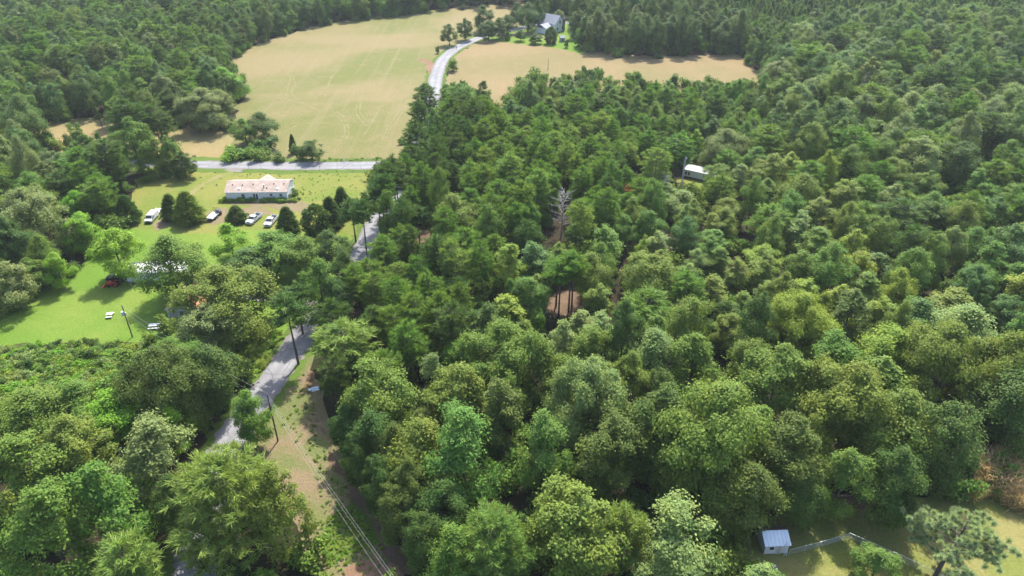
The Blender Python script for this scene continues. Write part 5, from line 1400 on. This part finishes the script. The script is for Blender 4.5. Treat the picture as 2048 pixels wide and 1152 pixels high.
def van():
    l, a = place((297, 448), (312, 431), 5.4)
    o = empty('van', l, a, 'white work van with a roof rack parked left of the olive cedar', 'van')
    b = MB()
    b.prism([(2.62, .42), (2.70, .75), (2.58, 1.02), (1.75, 1.18), (1.10, 1.95), (-2.45, 1.98), (-2.62, 1.75), (-2.66, .42)], -.95, .95)
    b.build('body', M['white_paint'], o, .07)
    m = MB(); m.add([(1.80, -.82, 1.20), (1.80, .82, 1.20), (1.20, .76, 1.89), (1.20, -.76, 1.89)], [(0, 1, 2, 3)]); m.build('windscreen', M['glass'], o)
    for s in (-1, 1):
        y = s * .957
        m = MB(); m.add([(1.55, y, 1.2), (.55, y, 1.2), (.55, y, 1.78), (1.12, y, 1.78)], [(0, 1, 2, 3)]); m.build('side_window', M['glass'], o)
        MB().box(2.60, 2.70, s * .66 - .17, s * .66 + .17, .74, .94).build('headlight', M['lamp'], o)
        MB().box(1.45, 1.6, min(s * .95, s * 1.17), max(s * .95, s * 1.17), 1.15, 1.38).build('mirror', M['black'], o)
        MB().tube([(1.0, s * .7, 2.02), (-2.3, s * .7, 2.04)], .035, 6).build('rack_rail', M['wood_dark'], o)
    for x in (.6, -.6, -1.9):
        MB().tube([(x, -.8, 2.06), (x, .8, 2.06)], .035, 6).build('rack_bar', M['wood_dark'], o)
    MB().box(2.66, 2.76, -.9, .9, .38, .62).build('bumper', M['black'], o, .03)
    MB().box(2.655, 2.715, -.42, .42, .68, .90).build('grille', M['black'], o)
    MB().box(-2.3, 2.3, -.65, .65, .26, .44).build('chassis', M['black'], o)
    wheels(o, (1.75, -1.65), .82, .36)
    # low white trailer hitched behind
    d = Vector((math.cos(a), math.sin(a), 0))
    t = empty('trailer', l - d * 4.7, a + .12, 'low white trailer standing right behind the white van', 'trailer')
    MB().box(-1.3, 1.3, -.85, .85, .48, .60).build('deck', M['white_paint'], t, .02)
    for s in (-1, 1): MB().box(-1.3, 1.3, s * .85 - .03, s * .85 + .03, .602, .85).build('side_board', M['white_paint'], t)
    MB().tube([(1.3, 0, .5), (2.0, 0, .48)], .05, 6).build('drawbar', M['black'], t)
    wheels(t, (-.2,), .92, .3, .2)
van()
def utility_trailer():
    l, a = place((419, 443), (433, 430), 5)
    o = empty('trailer', l, a, 'white flatbed trailer with an upright mesh ramp between the cedars', 'trailer')
    MB().box(-2.4, 1.9, -1.0, 1.0, .55, .68).build('deck', M['white_paint'], o, .02)
    MB().prism([(1.9, .5), (2.35, .5), (2.35, .95), (1.9, 1.0)], -.95, .95).build('front_box', M['black_paint'], o, .03)
    for s in (-1, 1):
        MB().box(-2.4, 1.9, s * 1.0 - .04, s * 1.0 + .04, .69, .88).build('side_rail', M['white_paint'], o)
        MB().box(-1.0, 1.0, s * 1.16 - .16, s * 1.16 + .16, .72, .78).build('mudguard', M['black_paint'], o)
    for k in range(6):
        y = -.9 + k * .36
        MB().tube([(-2.45, y, .68), (-2.5, y, 2.0)], .03, 5).build('ramp_bar', M['wood_dark'], o)
    for z in (.72, 1.35, 2.0):
        MB().tube([(-2.47, -.95, z), (-2.47, .95, z)], .035, 5).build('ramp_rail', M['wood_dark'], o)
    for s in (-.7, .7): MB().tube([(2.3, s, .55), (3.3, 0, .5)], .05, 6).build('drawbar', M['black'], o)
    wheels(o, (-.45, .45), 1.16, .33, .22)
    p = at(438, 429)
    k = empty('water_tank', p, .3, 'black tank standing behind the mesh ramp of the flatbed trailer', 'tank')
    MB().tube([(0, 0, 0), (0, 0, .12), (0, 0, 1.2), (0, 0, 1.42)], [.82, .85, .85, .5], 18).build('vessel', M['black_paint'], k)
    MB().tube([(0, 0, 1.42), (0, 0, 1.52)], .22, 10).build('lid', M['grey_paint'], k)
utility_trailer()
pickup('pickup_truck', at(241, 560), math.pi + .06, 'black pickup in the shade of the bright yard tree', M['black_paint'])
def car(loc, rz, label, paint):
    o = empty('car', loc, rz, label, 'car')
    MB().prism([(2.2, .35), (2.25, .62), (2.1, .82), (1.1, .92), (.35, 1.40), (-1.1, 1.42), (-1.8, 1.0), (-2.2, .95), (-2.25, .4)], -.88, .88).build('body', paint, o, .07)
    m = MB(); m.add([(1.06, -.75, .97), (1.06, .75, .97), (.40, .66, 1.395), (.40, -.66, 1.395)], [(0, 1, 2, 3)]); m.build('windscreen', M['glass'], o)
    m = MB(); m.add([(-1.78, -.72, 1.04), (-1.78, .72, 1.04), (-1.14, .64, 1.425), (-1.14, -.64, 1.425)], [(0, 1, 2, 3)]); m.build('rear_window', M['glass'], o)
    for s in (-1, 1):
        m = MB(); m.add([(.95, s * .887, .97), (-1.6, s * .887, 1.02), (-1.1, s * .887, 1.36), (.35, s * .887, 1.34)], [(0, 1, 2, 3)]); m.build('side_window', M['glass'], o)
        MB().box(2.12, 2.235, s * .6 - .18, s * .6 + .18, .64, .76).build('headlight', M['lamp'], o)
    MB().box(-1.9, 1.9, -.6, .6, .22, .38).build('chassis', M['black'], o)
    wheels(o, (1.4, -1.35), .78, .32, .2)
    return o
car(at(248, 549), math.pi + .05, 'dark grey car behind the black pickup by the white home', M['grey_paint'])
car(at(1143, 49), .5, 'white car on the gravel beside the far grey-roofed house', M['white_paint'])
def tractor(loc, rz, label, paint, loader=True):
    o = empty('tractor', loc, rz, label, 'tractor')
    MB().prism([(1.35, .55), (1.35, 1.05), (1.2, 1.15), (.25, 1.2), (.2, .55)], -.32, .32).build('hood', paint, o, .05)
    MB().box(-.75, .22, -.28, .28, .45, .75).build('chassis', M['black'], o)
    MB().box(-.7, -.25, -.25, .25, .76, .92).build('seat', M['black'], o, .04)
    MB().box(-.82, -.72, -.25, .25, .90, 1.35).build('seat_back', M['black'], o, .03)
    for s in (-1, 1):
        MB().prism([(.05, 1.02), (-.2, 1.2), (-.75, 1.18), (-1.0, .95), (-.75, 1.10), (-.22, 1.12)], s * .62 - .16, s * .62 + .16).build('fender', paint, o)
        w = MB().tube([(-.5, s * .62 - .15, .55), (-.5, s * .62 + .15, .55)], .55, 18).build('rear_wheel', M['black'], o)
        MB().tube([(-.5, s * .78 - .02, .55), (-.5, s * .78 + .01, .55)], .3, 12).build('rim', M['yellow_paint'] if not loader else paint, w)
        MB().tube([(1.0, s * .52 - .1, .34), (1.0, s * .52 + .1, .34)], .34, 14).build('front_wheel', M['black'], o)
        MB().tube([(-.85, s * .5, .8), (-.85, s * .5, 2.0)], .035, 6).build('roll_bar', M['black'], o)
        if loader:
            MB().tube([(.1, s * .48, 1.15), (1.3, s * .48, 1.0), (1.95, s * .48, .4)], .06, 6).build('loader_arm', paint, o)
    MB().tube([(-.85, -.5, 2.0), (-.85, .5, 2.0)], .035, 6).build('roll_bar', M['black'], o)
    MB().tube([(.2, 0, 1.15), (-.1, 0, 1.38)], .025, 6).build('steering_column', M['black'], o)
    MB().tube([(-.10, 0, 1.38), (-.115, 0, 1.40)], .18, 12).build('steering_wheel', M['black'], o)
    if loader:
        q = MB(); q.prism([(1.95, .12), (2.55, .1), (2.6, .16), (2.05, .22), (1.98, .65), (1.9, .65)], -.72, .72); q.build('bucket', paint, o)
    return o
tractor(at(229, 572), math.pi + .12, 'red tractor with a front loader parked before the black pickup', M['red_paint'])
t = tractor(at(1479, 382), 2.4, 'orange machine glimpsed among trees right of the far trailer', M['orange_paint'])
def mower():
    o = empty('riding_mower', at(352, 643), 2.6, 'yellow riding mower parked by the grey house corner', 'mower')
    MB().prism([(.95, .35), (.95, .75), (.25, .85), (.2, .35)], -.3, .3).build('hood', M['yellow_paint'], o, .05)
    MB().prism([(.2, .35), (.2, .5), (-.7, .62), (-.75, .35)], -.38, .38).build('body', M['yellow_paint'], o, .03)
    MB().box(-.6, -.2, -.24, .24, .63, .75).build('seat', M['black'], o, .04); MB().box(-.68, -.6, -.24, .24, .7, 1.1).build('seat_back', M['black'], o, .03)
    MB().box(-.3, .6, -.6, .6, .12, .28).build('cutter_deck', M['black'], o, .04)
    MB().tube([(.18, 0, .8), (-.05, 0, 1.05)], .02, 6).build('steering_column', M['black'], o); MB().tube([(-.05, 0, 1.05), (-.06, 0, 1.065)], .16, 12).build('steering_wheel', M['black'], o)
    wheels(o, (-.5,), .42, .26, .2, M['yellow_paint']); wheels(o, (.72,), .40, .19, .14, M['yellow_paint'])
mower()

# ------------------------------------------------------------------ garden furniture and small things
def table(loc, rz, L, W, label, name='picnic_table', H=.76):
    o = empty(name, loc, rz, label, 'table')
    n = max(3, round(W / .3))
    for k in range(n):
        MB().box(-L / 2, L / 2, -W / 2 + W * k / n + .008, -W / 2 + W * (k + 1) / n - .008, H - .05, H).build('plank', M['white_paint'], o)
    for s in (-1, 1):
        MB().box(-L / 2, L / 2, s * (W / 2 + .35) - .14, s * (W / 2 + .35) + .14, .42, .46).build('bench', M['white_paint'], o)
        for t in (-1, 1):
            MB().tube([(t * L * .36, s * .2, H - .06), (t * L * .36, s * (W / 2 + .3), 0)], .05, 5).build('leg', M['wood'], o)
        MB().tube([(s * L * .36, -W / 2 - .45, .40), (s * L * .36, W / 2 + .45, .40)], .045, 5).build('brace', M['wood'], o)
    return o
table(at(221, 633), .15, 1.3, 1.0, 'small white table alone on the open lawn', H=.8)
table(at(313, 655), .12, 2.9, 1.0, 'long pale table at the lower lawn edge under the wires')
o = empty('tarp', at(628, 779), .4, 'pale blue tarp at the wood edge beside the cleared strip', 'tarp')
m = MB()
rng = random.Random(4); n = 8
vs = [(-1.0 + 2.0 * i / n, -.6 + 1.2 * j / n, max(.04, .55 * math.exp(-((i - 4) ** 2 + (j - 4) ** 2) / 8) + rng.uniform(-.05, .07))) for j in range(n + 1) for i in range(n + 1)]
m.add(vs, [(j * (n + 1) + i, j * (n + 1) + i + 1, (j + 1) * (n + 1) + i + 1, (j + 1) * (n + 1) + i) for j in range(n) for i in range(n)])
m.build('sheet', M['tarp'], o, smooth=True)

# ------------------------------------------------------------------ poles, wires, mast, markers
def pole(base, top, label, crossarm=False, transformer=False, h=None, r=.15):
    p = at(*base)
    lo, hi = 1.0, 25.0
    for _ in range(40):
        mid = (lo + hi) / 2
        if proj(p.x, p.y, mid)[1] > top: lo = mid
        else: hi = mid
    h = lo
    o = empty('utility_pole', p, 0, label, 'utility pole')
    MB().tube([(0, 0, -.3), (0, 0, h)], [r, r * .65], 10).build('shaft', M['pole_wood'], o)
    if crossarm:
        MB().box(-1.0, 1.0, -.06, .06, h - .7, h - .55).build('crossarm', M['pole_wood'], o)
        for x in (-.85, .85): MB().tube([(x, 0, h - .55), (x, 0, h - .38)], [.05, .03], 8).build('insulator', M['grey_paint'], o)
    MB().tube([(0, 0, h), (0, 0, h + .18)], [.05, .03], 8).build('insulator', M['grey_paint'], o)
    if transformer:
        MB().tube([(-.38, -.1, h - 2.5), (-.38, -.1, h - 1.5), (-.38, -.1, h - 1.4)], [.27, .27, .12], 14).build('transformer', M['white_paint'], o)
        MB().tube([(.3, -.1, h - 2.2), (.3, -.1, h - 1.6)], [.12, .12], 10).build('meter_box', M['white_paint'], o)
    return Vector((p.x, p.y, h)), o
pA, _ = pole((265, 674), 611, 'dark utility pole with a white transformer on the left lawn', transformer=True, r=.14)
pB, _ = pole((556, 882), 787, 'dark utility pole standing in the cleared strip beside the road', r=.15)
pole((1096, 140), 117, 'thin utility pole standing in the far stubble field', r=.13)
pole((205, 256), 200, 'dead grey pole at the far edge of the straw field', r=.12)
pC = at(905, 1310, 9.5); pD = at(330, 352, 9)
def wire(a, b, sag, r, label, cat='power line'):
    pts = [a.lerp(b, t / 16) - Vector((0, 0, sag * 4 * (t / 16) * (1 - t / 16))) for t in range(17)]
    pts0 = pts[0].copy()
    w = MB().tube([p - pts0 for p in pts], r, 5).build('power_line', M['wire'])
    w.location = pts0
    tag(w, label, cat, 'wires of the power line')
wire(pA, pB, 1.2, .009, 'upper wire from the lawn pole to the strip pole')
wire(pA - Vector((0, 0, 1.4)), pB - Vector((0, 0, 1.3)), 1.5, .009, 'lower wire from the lawn pole to the strip pole')
wire(pB, pC, 1.3, .009, 'upper wire running down the cleared strip to the bottom edge')
wire(pB - Vector((0, 0, .9)), pC - Vector((0, 0, .9)), 1.6, .009, 'middle wire running down the cleared strip to the bottom edge')
wire(pB - Vector((0, 0, 1.6)), pC - Vector((.6, 0, 2.2)), 2.2, .009, 'lowest wire running down the cleared strip to the bottom edge')
# lattice mast by the trailer
p = at(1363, 377)
mast = empty('antenna_mast', p, .3, 'white lattice mast with rungs standing beside the far trailer', 'mast')
lo, hi = 1, 25
for _ in range(40):
    mid = (lo + hi) / 2
    if proj(p.x, p.y, mid)[1] > 312: lo = mid
    else: hi = mid
MH = lo
lg = [(.22 * math.cos(a), .22 * math.sin(a)) for a in (.5, 2.6, 4.7)]
for x, y in lg: MB().tube([(x, y, 0), (x, y, MH - .9)], .06, 6).build('leg', M['white_paint'], mast)
nr = int((MH - 1) / .62)
for k in range(nr):
    b = MB(); z = .4 + k * .62
    for i in range(3):
        a_, b_ = lg[i], lg[(i + 1) % 3]
        b.tube([(a_[0], a_[1], z), (b_[0], b_[1], z)], .06, 4, cap=False)
        b.tube([(a_[0], a_[1], z), (b_[0], b_[1], z + .62)], .035, 4, cap=False)
    b.build('rung', M['white_paint'], mast)
MB().tube([(0, 0, MH - 1.0), (0, 0, MH)], .05, 6).build('tip', M['white_paint'], mast)
MB().box(.05, .45, -.2, .2, MH - 1.0, MH - .45).build('antenna', M['white_paint'], mast, .05)
# mailboxes and road markers
def mailbox(u, v, label, mat, rz=0):
    o = empty('mailbox', at(u, v), rz, label, 'mailbox')
    MB().box(-.05, .05, -.05, .05, -.1, 1.0).build('post', M['wood_dark'], o)
    b = MB(); n = 8
    prof = [(-.16, 1.0), (.16, 1.0), (.16, 1.2)] + [(.16 * math.cos(t * math.pi / n), 1.2 + .16 * math.sin(t * math.pi / n)) for t in range(1, n)] + [(-.16, 1.2)]
    b.prism(prof, -.3, .3); b.build('box', mat, o)
mailbox(780, 338, 'black mailbox by the road junction', M['black_paint'])
mailbox(913, 99, 'black mailbox on the bend of the far road', M['black_paint'], .8)
mailbox(855, 147, 'dark mailbox beside the far road on the hay field side', M['grey_paint'])
def marker(u, v, label):
    o = empty('marker_post', at(u, v), 0, label, 'marker post')
    MB().box(-.05, .05, -.03, .03, -.1, .9).build('stake', M['white_paint'], o); MB().tube([(0, -.04, .95), (0, .0, .95)], .28, 12).build('reflector', M['white_paint'], o)
marker(689, 325, 'white marker post on the verge of the side road')
marker(640, 331 + 8, 'small white marker on the near verge of the side road')
#HAZE
hb = MB().box(-4050, 4050, -4050, 4050, -1.5, 93.0)
hm = bpy.data.materials.new('haze'); hm.use_nodes = True
hm.node_tree.nodes.clear()
ho = hm.node_tree.nodes.new('ShaderNodeOutputMaterial'); hv = hm.node_tree.nodes.new('ShaderNodeVolumePrincipled')
hv.inputs['Color'].default_value = (0.86, 0.93, 1.0, 1); hv.inputs['Density'].default_value = 0.00009; hv.inputs['Anisotropy'].default_value = 0.2
hm.node_tree.links.new(hv.outputs[0], ho.inputs['Volume'])
hz_ = hb.build('haze', hm); hz_['kind'] = 'stuff'
scene.cycles.volume_bounces = 0
